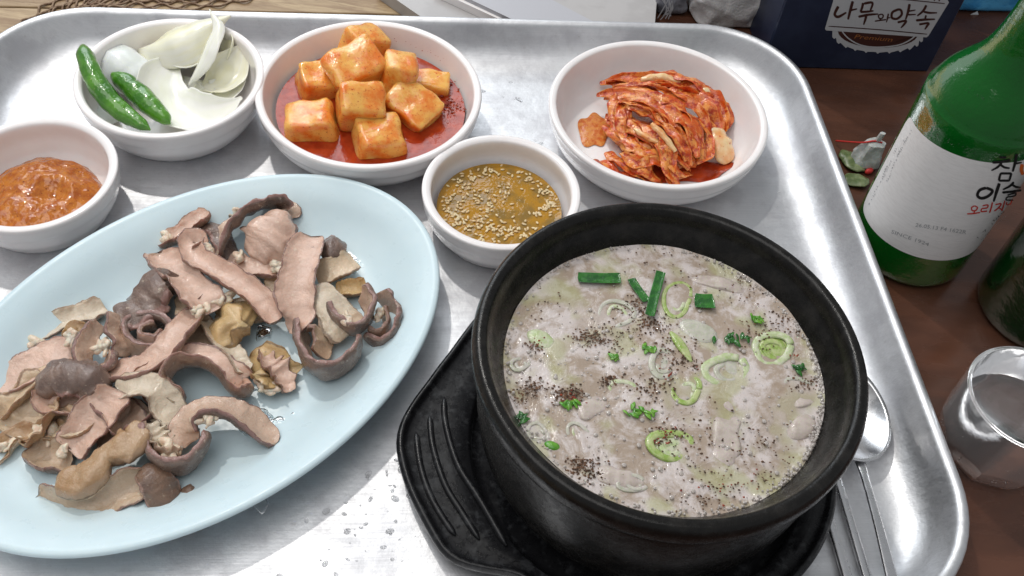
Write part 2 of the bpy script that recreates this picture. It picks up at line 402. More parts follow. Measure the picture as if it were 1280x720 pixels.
# ------------------------------------------------------------------ soup
SZ, SR = 7.72, 7.16
m = MT['broth'] = mat('milky_broth', (.5, .43, .38), .10, coat=.5, sss=.25, sssr=(1, .85, .7), ssss=.004); g = G(m)
big = g.noise(.45, 5, .64, .6); mid = g.noise(1.5, 5, .68, .7)
foam = g.ramp(g.math('ADD', g.math('MULTIPLY', big, .62), g.math('MULTIPLY', mid, .38)), .43, .56)
c = g.mix(foam, (.38, .30, .235), (.62, .555, .53)); c = g.mix(g.ramp(g.noise(.5, 2), .50, .64, 0, .6), c, (.40, .40, .19)); c = g.mix(g.ramp(g.noise(.27, 2), .55, .65, 0, .5), c, (.34, .26, .19))
v1 = g.vor(7); v2 = g.vor(15); v3 = g.vor(3.2)
c = g.mix(g.ramp(v2, .05, .30, .30, 0), c, (.26, .20, .15)); c = g.mix(g.ramp(v1, .03, .22, .35, 0), c, (.30, .23, .18)); c = g.mix(g.ramp(v3, .02, .10, .4, 0), c, (.66, .62, .58))
sp_ = g.math('MULTIPLY', g.ramp(g.noise(11, 3, .7), .64, .72), g.ramp(g.noise(.8, 3), .45, .62)); c = g.mix(g.math('MULTIPLY', sp_, .55), c, (.20, .14, .10))
g.color(c); g.rough(g.ramp(foam, 0, 1, .06, .22)); g.bump(v1, .010, .6); g.bump(v2, .004, .6); g.bump(mid, .05); g.bump(big, .12)
V = []; NR, NA = 60, 150
for i in range(NR+1):
    r = SR*i/NR
    for j in range(NA):
        a = 2*pi*j/NA; x, y = PX+r*cos(a), PY+r*sin(a)
        z = SZ+.10*nz((x*.35, y*.35, 0), 1, 2)+.05*nz((x*1.2, y*1.2, 0), 1, 5)+(.10*max(0, r/SR-.93)/.07)
        V.append((x, y, z))
soup = tag(add('soup_broth', V, ring_faces(NA, NR+1), MT['broth']), 'cloudy foamy pork broth filling the black stone pot', 'soup')
def on_soup(x, y, dz=0):
    p = at(x, y, SZ+dz); return p
# bubbles and pepper, far too many to count
R_ = rnd(11)
MT['bubble'] = mat('foam_bubble', (.56, .51, .47), .06, trans=.35, ior=1.3, coat=.4)
MT['pepper'] = simple('ground_pepper', (.05, .026, .014), (.17, .085, .045), 6, .7)
MT['chilli_flake'] = simple('chilli_flake', (.30, .045, .012), (.18, .02, .01), 5, .45)
parts = []
def inpot(p): return (p.x-PX)**2+(p.y-PY)**2 < (SR-.12)**2
clus = [((380+620*2.18, 160), 0)]
bub = [(700, 455, 60), (745, 510, 70), (705, 420, 40), (800, 470, 60), (760, 560, 60), (860, 590, 60), (940, 560, 60), (960, 470, 60), (840, 430, 60), (690, 500, 45)]
for x, y, sg in bub:
    for k in range(60):
        p = on_soup(R_.gauss(x, sg), R_.gauss(y, sg*.75), .06)
        if not inpot(p): continue
        r = R_.choice([.025, .03, .035, .04, .05, .07, .10]); parts.append(blob(p-Vector((0, 0, .02)), (r*1.1, r*1.1, r*.42), 0, 8, 5))
for k in range(560):                       # a ring of larger froth along the pot wall, thickest on the right
    a = R_.gauss(-.15, .75) if k % 2 else R_.uniform(0, 2*pi); rr = SR-.05-abs(R_.gauss(0, .12)); r = R_.uniform(.03, .085)
    parts.append(blob((PX+rr*cos(a), PY+rr*sin(a), SZ+.10), (r, r, r*.8), 0, 7, 4))
tag(add('soup_bubbles', *merge(parts), MT['bubble']), 'tiny froth bubbles scattered over the soup and along the pot wall', 'bubbles', kind='stuff')
def flecks(spots, zf, mats, size, seed, name, label, cat, spread=1.0, check=None, parent=None):
    R_ = rnd(seed); V = []; F = []
    for x, y, s, n in spots:
        for k in range(n):
            px, py = R_.gauss(x, s), R_.gauss(y, s*.55); p = zf(px, py)
            if p is None or (check and not check(p)): continue
            b = len(V); r = size*R_.uniform(.5, 1.5)
            a0 = R_.uniform(0, 6.28)
            for q in range(5): V.append(p+Vector((r*cos(a0+q*1.257)*R_.uniform(.6, 1.2), r*sin(a0+q*1.257)*R_.uniform(.5, 1), R_.uniform(0, r*.5))))
            V.append(p+Vector((0, 0, r*.7))); V.append(p-Vector((0, 0, r*.5)))
            for q in range(5): F.append((b+q, b+(q+1) % 5, b+5)); F.append((b+(q+1) % 5, b+q, b+6))
    return tag(add(name, V, F, mats, parent, smooth=False), label if parent is None else None, cat if parent is None else None, kind='stuff')
c3 = lambda x, y: (620+x/2.18, 310+y/2.18)
sp = [(*c3(x, y), s*.8, int(n*(1.25 if s <= 20 else .6))) for x, y, s, n in [(380, 160, 13, 60), (430, 210, 16, 100), (270, 250, 14, 80), (225, 245, 8, 30), (310, 360, 8, 60), (200, 400, 12, 130), (100, 378, 12, 70), (460, 505, 14, 60), (520, 310, 14, 50), (250, 610, 18, 110), (230, 590, 10, 50),
      (600, 670, 40, 130), (420, 380, 20, 80), (700, 540, 30, 90), (770, 620, 30, 90), (60, 410, 14, 50), (110, 265, 10, 40), (450, 30, 50, 80), (680, 110, 30, 90), (780, 200, 20, 60), (530, 560, 30, 70), (480, 270, 20, 70), (330, 240, 20, 50), (560, 480, 40, 60), (720, 230, 20, 50), (840, 370, 14, 40), (120, 150, 25, 40), (470, 400, 150, 40)]]
flecks(sp, lambda x, y: on_soup(x, y, .07), MT['pepper'], .050, 5, 'ground_pepper', 'dark ground pepper and perilla specks clustered on the foamy soup', 'pepper', check=inpot)
sp = [(*c3(x, y), s, n) for x, y, s, n in [(465, 345, 6, 8), (210, 410, 7, 14), (450, 520, 9, 12), (470, 500, 8, 10), (540, 325, 4, 4), (610, 655, 14, 14), (700, 640, 14, 8), (810, 290, 6, 6), (110, 260, 7, 6)]]
flecks(sp, lambda x, y: on_soup(x, y, .12), MT['chilli_flake'], .05, 6, 'chilli_flakes', 'reddish brown chilli flakes floating on the soup', 'chilli flakes', check=inpot)

def veg(name, a, b, rough=.22, trans=.0, sc=3):
    m = mat(name, a, rough, sss=.3, sssr=(.6, 1, .4), ssss=.003, trans=trans, coat=.3); g = G(m)
    g.color(g.mix(g.ramp(g.noise(sc, 4), .35, .65), a, b)); g.bump(g.noise(sc*3), .02); MT[name] = m; return m
veg('scallion_pale', (.42, .50, .25), (.58, .60, .44)); veg('scallion_green', (.26, .38, .08), (.45, .50, .24)); veg('scallion_clear', (.44, .44, .35), (.54, .52, .45))
veg('chive_dark', (.012, .085, .014), (.03, .16, .02), .2); veg('herb_green', (.06, .25, .015), (.16, .38, .04))
veg('pork_pale', (.54, .47, .42), (.46, .39, .34))
def ringpath(cx, cy, rx, ry, rot, a0=0, a1=360, dz=.05, n=12, th=.12):
    P = []
    for k in range(n+1):
        a = radians(a0+(a1-a0)*k/n); wv = 1+.13*sin(2*a+cx)+.07*sin(3*a+cy); x = rx*wv*cos(a); y = ry*wv*sin(a); dz_ = dz+.05*sin(a+cx*1.7); c_, s_ = cos(radians(rot)), sin(radians(rot))
        q = on_soup(cx+x*c_-y*s_, cy+x*s_+y*c_, dz_); P.append((q.x, q.y, q.z, th))
    return P
def scallion(cx, cy, rx, ry, rot, mt, label, th=.12, inner=None, a0=0, a1=352, dz=-.01):
    root = empty('scallion_ring', on_soup(cx, cy), label, 'scallion', 'scallion slices floating in the soup')
    band = lambda q, k, t_: [(p[0], p[1], p[2], k, t_, 0) for p in q]
    V, F, uv, zn = sweep(band(ringpath(cx, cy, rx*.92, ry*.92, rot, a0, a1, dz), th*2.3, th*1.1), n=44, na=12, sq=.8, wob=.10, seed=cx); add('outer_layer', V, F, MT[mt], root)
    V, F, uv, zn = sweep(band(ringpath(cx+1, cy+1, rx*.52, ry*.52, rot+20, 0, 340, dz-.03), th*1.9, th), n=34, na=10, sq=.8, wob=.12, seed=cy); add('inner_layer', V, F, MT[inner or 'scallion_clear'], root)
    if th > .1:
        p = on_soup(cx, cy, dz-.07); px_ = 27.0
        V, F = blob(p, (rx/px_*.85, ry/px_*1.1, .10), radians(-rot), 18, 6, wob=.1); add('core', V, F, MT['scallion_clear'] if inner is None else MT[inner], root)
scallion(831, 455, 17, 20, 20, 'scallion_clear', 'translucent white scallion ring at the very middle of the soup', .13)
scallion(908, 464, 27, 20, 15, 'scallion_pale', 'large pale green scallion ring right of the soup centre', .17, a0=-60, a1=290)
scallion(858, 488, 18, 16, 0, 'scallion_green', 'round green scallion ring just right of the soup centre', .12, 'scallion_pale')
scallion(838, 557, 25, 19, 15, 'scallion_green', 'yellow green scallion ring with chilli specks inside, lower middle of the soup', .16, 'scallion_pale')
scallion(723, 542, 16, 12, 20, 'scallion_clear', 'thin glassy scallion ring at the lower left of the soup', .07, 'scallion_pale')
scallion(790, 604, 22, 9, 5, 'scallion_clear', 'half sunken grey scallion ring nearest the front wall of the pot', .09, a0=20, a1=320)
scallion(966, 436, 27, 18, -10, 'scallion_pale', 'wide pale green scallion ring near the right wall of the pot', .16, 'scallion_green')
scallion(846, 374, 20, 21, 0, 'scallion_green', 'faint green scallion ring below the two crossed chive strips', .10, 'scallion_pale')
scallion(770, 392, 24, 17, 20, 'scallion_clear', 'pale sunken scallion ring below the leftmost flat chive strip', .10, 'scallion_pale')
scallion(778, 487, 19, 10, 5, 'scallion_pale', 'flat greenish scallion ring left of the soup centre, half under foam', .10)
scallion(1000, 492, 24, 22, 0, 'scallion_clear', 'brownish translucent scallion ring against the right wall of the pot', .10)
scallion(672, 541, 14, 12, 0, 'scallion_clear', 'small grey scallion ring close to the left wall of the pot', .07)
scallion(650, 455, 12, 8, 0, 'scallion_clear', 'dull grey scallion scrap by the far left wall of the pot', .08)
for i, (c_, r_, rot, mt, lb) in enumerate([((872, 414), (1.0, .62), .35, 'scallion_clear', 'smooth oval white scallion root slice floating right of the chives'), ((676, 424), (.75, .5), .5, 'scallion_pale', 'blurred yellowish scallion slice sunken at the left of the soup'),
        ((690, 558), (.35, .22), .3, 'herb_green', 'small bright green scallion bit by the lower left pot wall')]):
    V, F = blob(on_soup(*c_, -.02), (r_[0], r_[1], .16), -rot, 24, 8, wob=.12, seed=i); tag(add('scallion_slice', V, F, MT[mt]), lb, 'scallion', 'scallion slices floating in the soup')
P = [(*on_soup(838, 415, .02), .30, .16, 0), (*on_soup(850, 430, .06), .48, .22, 0), (*on_soup(864, 452, .04), .30, .16, 0)]
V, F, uv, zn = sweep(P, 20, 12, taper=(.5, .5)); tag(add('scallion_stalk', V, F, MT['scallion_green']), 'short yellow green scallion stalk lying above the soup centre', 'scallion', 'scallion slices floating in the soup')
def chive(pl, w, lb, dz=.14, th=.06, tilt=0):
    P = [(*on_soup(x, y, dz+k*.02), w, th, tilt) for k, (x, y) in enumerate(pl)]
    V, F, uv, zn = sweep(P, 16, 12, sq=.5, wob=.03, cup=.12); tag(add('chive_strip', V, F, MT['chive_dark']), lb, 'chive', 'dark green chive strips in the soup')
chive([(723, 347), (748, 348), (775, 348)], .62, 'dark green chive strip lying crossways at the far left of the soup')
chive([(826, 340), (819, 366), (812, 394)], .46, 'long dark green chive strip pointing at the viewer over its neighbour', .26)
chive([(789, 349), (796, 360), (808, 376)], .42, 'short dark chive strip half sunk beside the long upright one', .10)
chive([(869, 376), (880, 377), (892, 377)], .85, 'squarish dark green chive piece right of the long upright strip', .12)
def herb(x, y, n, s, lb, mt='herb_green', seed=0):
    R_ = rnd(seed); pr = []
    for k in range(n):
        p = on_soup(x+R_.gauss(0, s), y+R_.gauss(0, s*.35), .12); a = R_.uniform(0, 3.1)
        v, f, _, _ = sweep([(p.x-cos(a)*.2, p.y-sin(a)*.2, p.z, .10, .03, R_.uniform(-40, 40)), (p.x, p.y, p.z+.05, .22, .04, R_.uniform(-40, 40)), (p.x+cos(a)*.2, p.y+sin(a)*.2, p.z, .06, .03, 20)], 8, 6, seed=k); pr.append((v, f))
    tag(add('herb_sprig', *merge(pr), MT[mt]), lb, 'herb', 'chopped green herbs in the soup')
herb(797, 515, 12, 10, 'bright green chopped herb left of the yellow green ring', seed=1); herb(913, 424, 12, 9, 'dark green herb shreds between two pale rings on the right', 'chive_dark', 2)
herb(808, 436, 7, 5, 'tiny yellow green herb crumb left of the short stalk', seed=3); herb(713, 504, 8, 5, 'green herb crumb among dark pepper at the left', seed=4); herb(769, 447, 6, 4, 'green herb speck left of the central scallion ring', seed=5)
herb(1000, 462, 9, 6, 'dark herb shreds against the right pot wall', 'chive_dark', 6); herb(945, 398, 7, 9, 'thin green herb shreds at the far right of the soup', seed=7); herb(655, 520, 6, 5, 'small dark green herb bit at the left pot wall', 'chive_dark', 8)
for pl, w, lb in [([(915, 500), (908, 530), (905, 565), (908, 590)], 1.15, 'long pale pork slice breaking the surface at the right of the soup'), ([(985, 548), (1003, 535), (1015, 520)], .8, 'beige pork slice at the right wall of the pot'),
                  ([(985, 500), (1002, 500), (1016, 492)], .9, 'brownish pork piece under a ring near the right wall'), ([(862, 350), (905, 356), (935, 368)], .7, 'pale pork shred at the far side of the soup'), ([(760, 500), (735, 512), (715, 520)], .9, 'whitish pork slice hidden under foam at the left'),
                  ([(740, 590), (770, 598), (800, 602)], .8, 'pale pork slice sunken near the front of the pot')]:
    P = [(*on_soup(x, y, -.17+.11*sin(pi*k/(len(pl)-1))), w*1.1, .34, 0) for k, (x, y) in enumerate(pl)]
    V, F, uv, zn = sweep(P, 30, 16, taper=(.35, .35), endk=.3, wob=.12, seed=w*9); tag(add('pork_slice', V, F, MT['pork_pale']), lb, 'pork', 'pork slices in the soup')

# ------------------------------------------------------------------ cubed radish kimchi
m = MT['radish'] = mat('radish', (.80, .42, .12), .2, sss=.5, sssr=(1, .45, .15), ssss=.006, coat=.5); g = G(m)
c = g.mix(g.ramp(g.noise(.9, 4, .6), .38, .66), (.84, .47, .11), (.76, .20, .02)); c = g.mix(g.ramp(g.noise(4, 5, .75), .56, .70), c, (.50, .07, .008))
c = g.mix(g.ramp(g.noise(5, 3, .8), .64, .70), c, (.30, .025, .005)); g.color(c); g.bump(g.noise(2), .06); g.bump(g.noise(14, 3), .010)
m = MT['red_radish'] = m.copy(); m.name = 'red_radish'
for n in m.node_tree.nodes:
    if n.bl_idname == 'ShaderNodeMix' : 
        if abs(n.inputs[6].default_value[1]-.50) < .01: n.inputs[6].default_value = (.72, .22, .03, 1); n.inputs[7].default_value = (.60, .09, .01, 1)
m = MT['red_juice'] = mat('red_kimchi_juice', (.50, .055, .015), .06, sss=.3, sssr=(1, .3, .1), ssss=.004); g = G(m)
g.color(g.mix(g.ramp(g.noise(1.2, 4), .35, .7), (.29, .028, .007), (.42, .055, .014))); g.bump(g.noise(1.3), .05); g.bump(g.noise(12), .006)
LZ = FL+1.72
def pool(name, c, r, z, mt, label, cat, n=90, amp=.02, rad=None):
    V = []; NR = 24
    for i in range(NR+1):
        for j in range(n):
            a = 2*pi*j/n; rr = (rad(a) if rad else r)*i/NR; x, y = c[0]+rr*cos(a), c[1]+rr*sin(a)
            V.append((x, y, z+amp*nz((x, y, 0), 1, 4)+(.05*(i/NR)**12)))
    return tag(add(name, V, ring_faces(n, NR+1), mt), label, cat)
pool('kimchi_juice', (cB[0]+.1, cB[1]-.2), 5.86, LZ, MT['red_juice'], 'shiny red juice pooled in the bowl of cubed radish kimchi', 'kimchi juice')
def cube(c, s, eul, seed, mt, label):
    M = Matrix.Rotation(eul[2], 3, 'Z') @ Matrix.Rotation(eul[1], 3, 'Y') @ Matrix.Rotation(eul[0], 3, 'X')
    n = 10; V = []; idx = {}; F = []
    def vid(p):
        k = tuple(round(q, 4) for q in p)
        if k not in idx:
            v = Vector(p); q = Vector([math.copysign(abs(t)**1.0, t) for t in v])
            # round the corners
            L = (abs(v.x)**7+abs(v.y)**7+abs(v.z)**9)**(1/9); q = v/L
            w = Vector((q.x*s[0]/2, q.y*s[1]/2, q.z*s[2]/2)); w.x *= 1+.10*q.z*(1 if seed % 2 else -1); w.y *= 1+.08*q.x
            w = M @ w + Vector(c); w += Vector((nz(w, .9, seed), nz(w, .9, seed+3), nz(w, .9, seed+6)))*.17 + Vector((nz(w, 3, seed), nz(w, 3, seed+3), nz(w, 3, seed+6)))*.035
            idx[k] = len(V); V.append(w)
        return idx[k]
    for ax in range(3):
        for sg in (-1, 1):
            for i in range(n):
                for j in range(n):
                    q = []
                    for di, dj in ((0, 0), (1, 0), (1, 1), (0, 1)):
                        p = [0, 0, 0]; p[ax] = sg; p[(ax+1) % 3] = -1+2*(i+di)/n; p[(ax+2) % 3] = -1+2*(j+dj)/n; q.append(vid(p))
                    F.append(tuple(q) if sg > 0 else tuple(reversed(q)))
    return tag(add('radish_cube', V, F, MT[mt]), label, 'radish', 'cubes of radish kimchi in the bowl')
for i, (x, y, z, s, e, mt, lb) in enumerate([
    (396, 106, 2.5, (1.9, 1.9, 1.9), (.2, .2, .5), 'radish', 'pale radish cube at the left of the pile, leaning back'),
    (389, 157, 2.3, (2.6, 2.1, 2.0), (.05, -.12, .25), 'radish', 'wide radish cube furthest left, lying in the juice'),
    (449, 134, 3.7, (2.2, 1.9, 2.3), (.35, .2, .4), 'radish', 'smooth rounded radish cube propped in the middle front of the pile'),
    (474, 176, 2.4, (2.5, 2.1, 2.0), (.10, .12, .45), 'radish', 'radish cube nearest the viewer with red flecks on top'),
    (443, 88, 3.9, (2.8, 2.2, 2.2), (.3, -.15, .7), 'radish', 'large orange radish cube on the crest of the pile'),
    (498, 97, 3.6, (1.8, 1.9, 2.4), (-.1, .2, .2), 'radish', 'upright light orange radish cube at the right of the crest'),
    (516, 137, 2.4, (2.5, 2.1, 1.9), (.2, .25, -.5), 'red_radish', 'red stained radish cube tilted behind the nearest one'),
    (455, 58, 3.1, (2.2, 1.8, 1.9), (.1, .3, .9), 'radish', 'radish cube at the very back of the pile'),
    (537, 108, 2.1, (2.0, 1.4, 1.4), (.1, .1, .1), 'red_radish', 'reddish radish cube half sunk at the right of the pile')]):
    cube(at(x, y, z*.78+.1+FL), [k*1.20 for k in s], e, i+1, mt, lb)
fl = [(560, 130, 9, 60), (552, 112, 8, 26), (450, 60, 12, 20), (500, 62, 14, 16), (472, 166, 8, 26), (515, 120, 10, 26), (545, 78, 14, 14), (430, 160, 14, 14), (370, 135, 8, 8)]
flecks(fl[:2], lambda x, y: at(x, y, LZ+.12), MT['chilli_flake'], .10, 8, 'chilli_flakes', 'clump of wet red chilli flakes at the right edge of the radish juice', 'chilli flakes')
flecks([(500, 55, 22, 34), (545, 66, 12, 22), (395, 70, 10, 10)], lambda x, y: at(x, y, FL+2.55) if ((at(x, y, FL+2.55).xy-Vector(cB)).length < 6.1) and ((at(x, y, FL+2.55).xy-Vector(cB)).length > 5.6) else None, MT['chilli_flake'], .035, 9, 'chilli_flakes', 'fine chilli specks stuck to the inner wall of the radish bowl', 'chilli flakes')

# ------------------------------------------------------------------ sauce with sesame
m = MT['amber'] = mat('amber_sauce', (.42, .20, .03), .05, sss=.12, sssr=(1, .5, .12), ssss=.005); g = G(m)
edge = g.noise(.9, 3); c = g.mix(g.ramp(edge, .4, .65), (.40, .20, .018), (.24, .145, .035)); c = g.mix(g.ramp(g.vor(5), .05, .25, .5, 0), c, (.22, .12, .04))
g.color(c); g.bump(g.vor(5), .006); g.bump(g.noise(1), .03)
pool('dipping_sauce', (cD[0]-.02, cD[1]-.05), 3.66, FL+1.42, MT['amber'], 'clear amber dipping sauce filling the smallest middle bowl', 'sauce')
MT['sesame'] = simple('sesame_seed', (.76, .60, .36), (.66, .47, .25), 2, .35, sss=.2)
R_ = rnd(21); pr = []
sd = [(575, 225, 14, 28), (600, 213, 14, 22), (560, 255, 12, 26), (578, 275, 14, 40), (610, 290, 22, 60), (650, 288, 16, 34), (690, 240, 8, 30), (680, 262, 10, 26), (650, 214, 16, 22), (672, 222, 10, 18), (610, 255, 18, 18), (630, 232, 20, 14), (590, 245, 12, 12), (692, 255, 6, 14)]
for x, y, s, n in sd:
    for k in range(n):
        p = at(R_.gauss(x, s), R_.gauss(y, s*.5), FL+1.47)
        if (p.xy-Vector(cD)).length > 3.5: continue
        pr.append(blob(p, (.14*R_.uniform(.8, 1.1), .075, .05), R_.uniform(0, 3.14), 8, 5, tiltv=R_.uniform(-.2, .2)))
tag(add('sesame_seeds', *merge(pr), MT['sesame']), 'toasted sesame seeds floating on the amber dipping sauce', 'sesame seeds', kind='stuff')

# ------------------------------------------------------------------ soybean paste
m = MT['paste'] = mat('orange_soybean_paste', (.42, .13, .02), .10, sss=.25, sssr=(1, .4, .12), ssss=.003, coat=.35); g = G(m)
c = g.mix(g.ramp(g.noise(1.6, 5, .65), .36, .66), (.52, .18, .024), (.36, .085, .010)); c = g.mix(g.ramp(g.vor(4.5), .05, .3, .55, 0), c, (.66, .26, .035)); c = g.mix(g.ramp(g.noise(7, 4), .62, .70), c, (.16, .03, .008))
g.color(c); g.bump(g.vor(2.6), .07, .8); g.bump(g.noise(1.5, 3, .5), .12)
V = []; NR, NA = 50, 120; c0 = Vector((-27.35, 36.25))
for i in range(NR+1):
    for j in range(NA):
        a = 2*pi*j/NA; R1 = 3.28+.16*sin(3*a+1)+.10*sin(7*a); r = R1*i/NR; x, y = c0.x+r*cos(a), c0.y+r*sin(a); u = i/NR
        z = FL+.62+.85*(1-u**3.0)*(1-.0*u)+.16*nz((x*.8, y*.8, 0), 1, 8)+.10*nz((x*2.2, y*2.2, 0), 1, 9)
        q = Vector((x+26.6, y-36.1)); z += -.50*math.exp(-(q.length/.8)**2)+.22*math.exp(-((q.length-1.15)/.35)**2)*(.6+.4*sin(math.atan2(q.y, q.x)*1+1))
        z -= max(0, (u-.88))/.12*.30; V.append((x, y, z))
tag(add('soybean_paste', V, ring_faces(NA, NR+1), MT['paste']), 'glossy orange brown soybean paste swirled in the left small bowl', 'paste')

# ------------------------------------------------------------------ chillies and onion
m = MT['chilli'] = mat('green_chilli', (.05, .20, .012), .16, sss=.1, sssr=(.4, 1, .2), ssss=.003, coat=.6); g = G(m)
c = g.mix(g.ramp(g.noise(.8, 3), .35, .7), (.040, .17, .010), (.10, .29, .022)); c = g.mix(g.ramp(g.noise(1.6, 4, .6, 2), .66, .74, 0, .7), c, (.42, .44, .12)); g.color(c); g.bump(g.noise(1.6, 3), .10); g.bump(g.noise(6, 3), .012)
for pl, rs, lb in [([(104, 60), (112, 86), (127, 113), (152, 139), (188, 162)], [.40, .48, .52, .48, .22], 'longer green chilli reaching over the rim of the onion bowl'),
                   ([(140, 94), (160, 106), (187, 131), (213, 154)], [.30, .50, .54, .24], 'shorter green chilli lying against the longer one')]:
    zs = [3.8, 3.6, 3.1, 2.6, 2.4] if len(pl) == 5 else [2.9, 2.7, 2.4, 2.2]
    P = [(*at(x, y, z+FL), r*1.24) for (x, y), r, z in zip(pl, rs, zs)]
    V, F, uv, zn = tube(P, n=60, na=20, taper=(.45, .12), endk=.10, wob=.05, seed=len(pl)); tag(add('green_chilli', V, F, MT['chilli']), lb, 'chilli', 'green chillies')
m = MT['onion'] = mat('raw_onion', (.78, .80, .64), .26, sss=.45, sssr=(1, 1, .7), ssss=.005, coat=.1); g = G(m, 'UV', 1.0, (1, 1, 1))
mp2 = g.n('ShaderNodeMapping'); g.L(g.c, mp2.inputs[0]); mp2.inputs['Scale'].default_value = (.5, 22, 1)
st = g.noise(1, 3, c=mp2.outputs[0]); c = g.mix(g.ramp(st, .35, .7), (.90, .89, .80), (.85, .86, .70)); g.color(c); g.bump(st, .012)
m = MT['onion_cream'] = MT['onion'].copy(); m.name = 'cream_onion'
for n in m.node_tree.nodes:
    if n.bl_idname == 'ShaderNodeMix': n.inputs[6].default_value = (.90, .88, .70, 1); n.inputs[7].default_value = (.88, .84, .56, 1)
m = MT['onion_clear'] = MT['onion'].copy(); m.name = 'clear_onion'
for n in m.node_tree.nodes:
    if n.bl_idname == 'ShaderNodeMix': n.inputs[6].default_value = (.80, .83, .80, 1); n.inputs[7].default_value = (.74, .79, .72, 1)
def petal(pl, cup, mt, lb, leaf=True, tk=.22, ruf=0):
    P = [(*at(x, y, z+FL), w*1.36, tk*.75, tl) for x, y, z, w, tl in pl]
    V, F, uv, zn = sweep(P, 44, 26, sq=.45, cup=cup*(1.2 if int(pl[0][0]) % 4 == 0 else -.6), leaf=leaf, wob=.03, seed=pl[0][0], ruffle=ruf, taper=(.3, .3) if not leaf else (1, 1))
    tag(add('onion_slice', V, F, MT[mt], uv=uv), lb, 'onion', 'slices of raw onion in the bowl')
petal([(128, 58, 1.9, 1.6, 0), (150, 72, 2.2, 2.4, 10), (172, 90, 1.8, 2.5, 10), (196, 116, 1.1, 1.6, 0)], -.35, 'onion_clear', 'flat glassy white onion slice behind the two chillies', False)
petal([(172, 62, 1.7, 1.0, 15), (200, 62, 2.3, 2.3, 15), (240, 46, 2.9, 2.5, 10), (266, 30, 3.5, 1.5, 0), (288, 20, 4.0, .7, 0)], -.42, 'onion_cream', 'largest pointed cream onion slice lying on top at the back')
petal([(222, 70, 1.8, 1.3, 20), (202, 98, 2.2, 2.3, 30), (208, 126, 1.9, 2.5, 10), (240, 142, 1.6, 2.5, -10), (275, 138, 1.7, 2.2, -20), (302, 122, 2.0, .9, -20)], -.40, 'onion', 'wide curved white onion slice at the front beside the chillies')
petal([(236, 106, 1.6, .8, 20), (252, 84, 2.4, 1.3, 40), (264, 58, 3.2, 1.3, 50), (272, 34, 3.9, .8, 30), (262, 12, 4.3, .3, 0)], -.30, 'onion', 'narrow white onion slice standing up through the middle')
petal([(250, 112, 1.2, 1.2, 0), (272, 100, 1.7, 2.0, -15), (292, 78, 2.2, 1.7, -30), (302, 56, 2.6, .8, -30)], -.40, 'onion_cream', 'yellowish onion slice curving up at the right side')
petal([(282, 40, 2.9, .8, -50), (286, 58, 2.5, 1.1, -50), (280, 80, 2.0, .8, -40)], -.35, 'onion_cream', 'small onion slice leaning on the right inner wall')
petal([(196, 80, 1.1, .9, 0), (212, 90, 1.2, 1.1, 0), (230, 100, 1.0, .8, 0)], -.2, 'onion_cream', 'small cream onion piece showing between the larger slices')
petal([(112, 130, .7, .9, 0), (130, 142, .9, 1.3, 0), (150, 150, .7, 1.0, 0)], -.2, 'onion_clear', 'glassy onion scrap under the longer chilli')
petal([(210, 62, 1.6, 1.2, 0), (232, 74, 2.0, 1.7, 0), (252, 66, 2.2, 1.3, 10), (268, 50, 2.4, .6, 10)], -.35, 'onion', 'white onion slice under the pointed cream one')
petal([(226, 96, 1.0, 1.2, 0), (256, 120, 1.2, 1.8, 0), (290, 108, 1.3, 1.4, -10), (308, 84, 1.8, .7, -20)], -.35, 'onion', 'broad white onion slice lining the right bottom of the bowl')
petal([(238, 120, 1.0, .9, 0), (254, 112, 1.3, 1.2, 0), (264, 104, 1.2, .8, 0)], -.3, 'onion', 'short onion piece tucked under the middle slices')

# ------------------------------------------------------------------ cabbage kimchi
m = MT['kimchi'] = mat('kimchi_leaf', (.6, .15, .03), .16, sss=.35, sssr=(1, .4, .15), ssss=.003, coat=.25); g = G(m, 'UV', 1.0)
mp2 = g.n('ShaderNodeMapping'); g.L(g.c, mp2.inputs[0]); mp2.inputs['Scale'].default_value = (.7, 5, 1)
oi = g.n('ShaderNodeObjectInfo'); va = g.n('ShaderNodeVectorMath'); va.operation = 'ADD'; cb = g.n('ShaderNodeCombineXYZ'); ml = g.math('MULTIPLY', oi.outputs['Random'], 40)
g.L(ml, cb.inputs[0]); g.L(ml, cb.inputs[1]); g.L(mp2.outputs[0], va.inputs[0]); g.L(cb.outputs[0], va.inputs[1])
st = g.noise(1.2, 5, .65, .6, c=va.outputs[0]); g2 = G(m); bl = g2.noise(2.2, 5, .7)
c = g.mix(g.ramp(st, .40, .60), (.62, .095, .010), (.78, .30, .07)); c = g.mix(g.ramp(bl, .46, .62), c, (.40, .032, .006)); c = g.mix(g.ramp(g2.noise(9, 3), .64, .72), c, (.20, .015, .005))
g.color(c); g2.bump(st, .06); g2.bump(g2.noise(6, 4), .03)
m = MT['kimchi_stem'] = mat('kimchi_stem', (.78, .52, .25), .16, sss=.45, sssr=(1, .6, .3), ssss=.005, coat=.5); g = G(m)
c = g.mix(g.ramp(g.noise(.8, 4), .36, .68), (.82, .62, .36), (.74, .33, .10)); c = g.mix(g.ramp(g.noise(3, 4, .7), .6, .7), c, (.50, .09, .02)); g.color(c); g.bump(g.noise(3), .04)
kim = empty('cabbage_kimchi', (*(at(850, 170, FL+.5).xy), FL+.5), 'glistening red pile of folded napa cabbage kimchi in the right white bowl', 'kimchi')
kp = lambda x, y, z: at(500+x/2.323, 30+y/2.323, z+FL)
V, F = blob(kp(770, 345, .85), (3.0, 2.1, 1.1), .1, 30, 14, wob=.3); add('inner_leaves', V, F, MT['kimchi'], kim, uv=[(v.x*.5, v.y*.3) for v in V])
R_ = rnd(33)
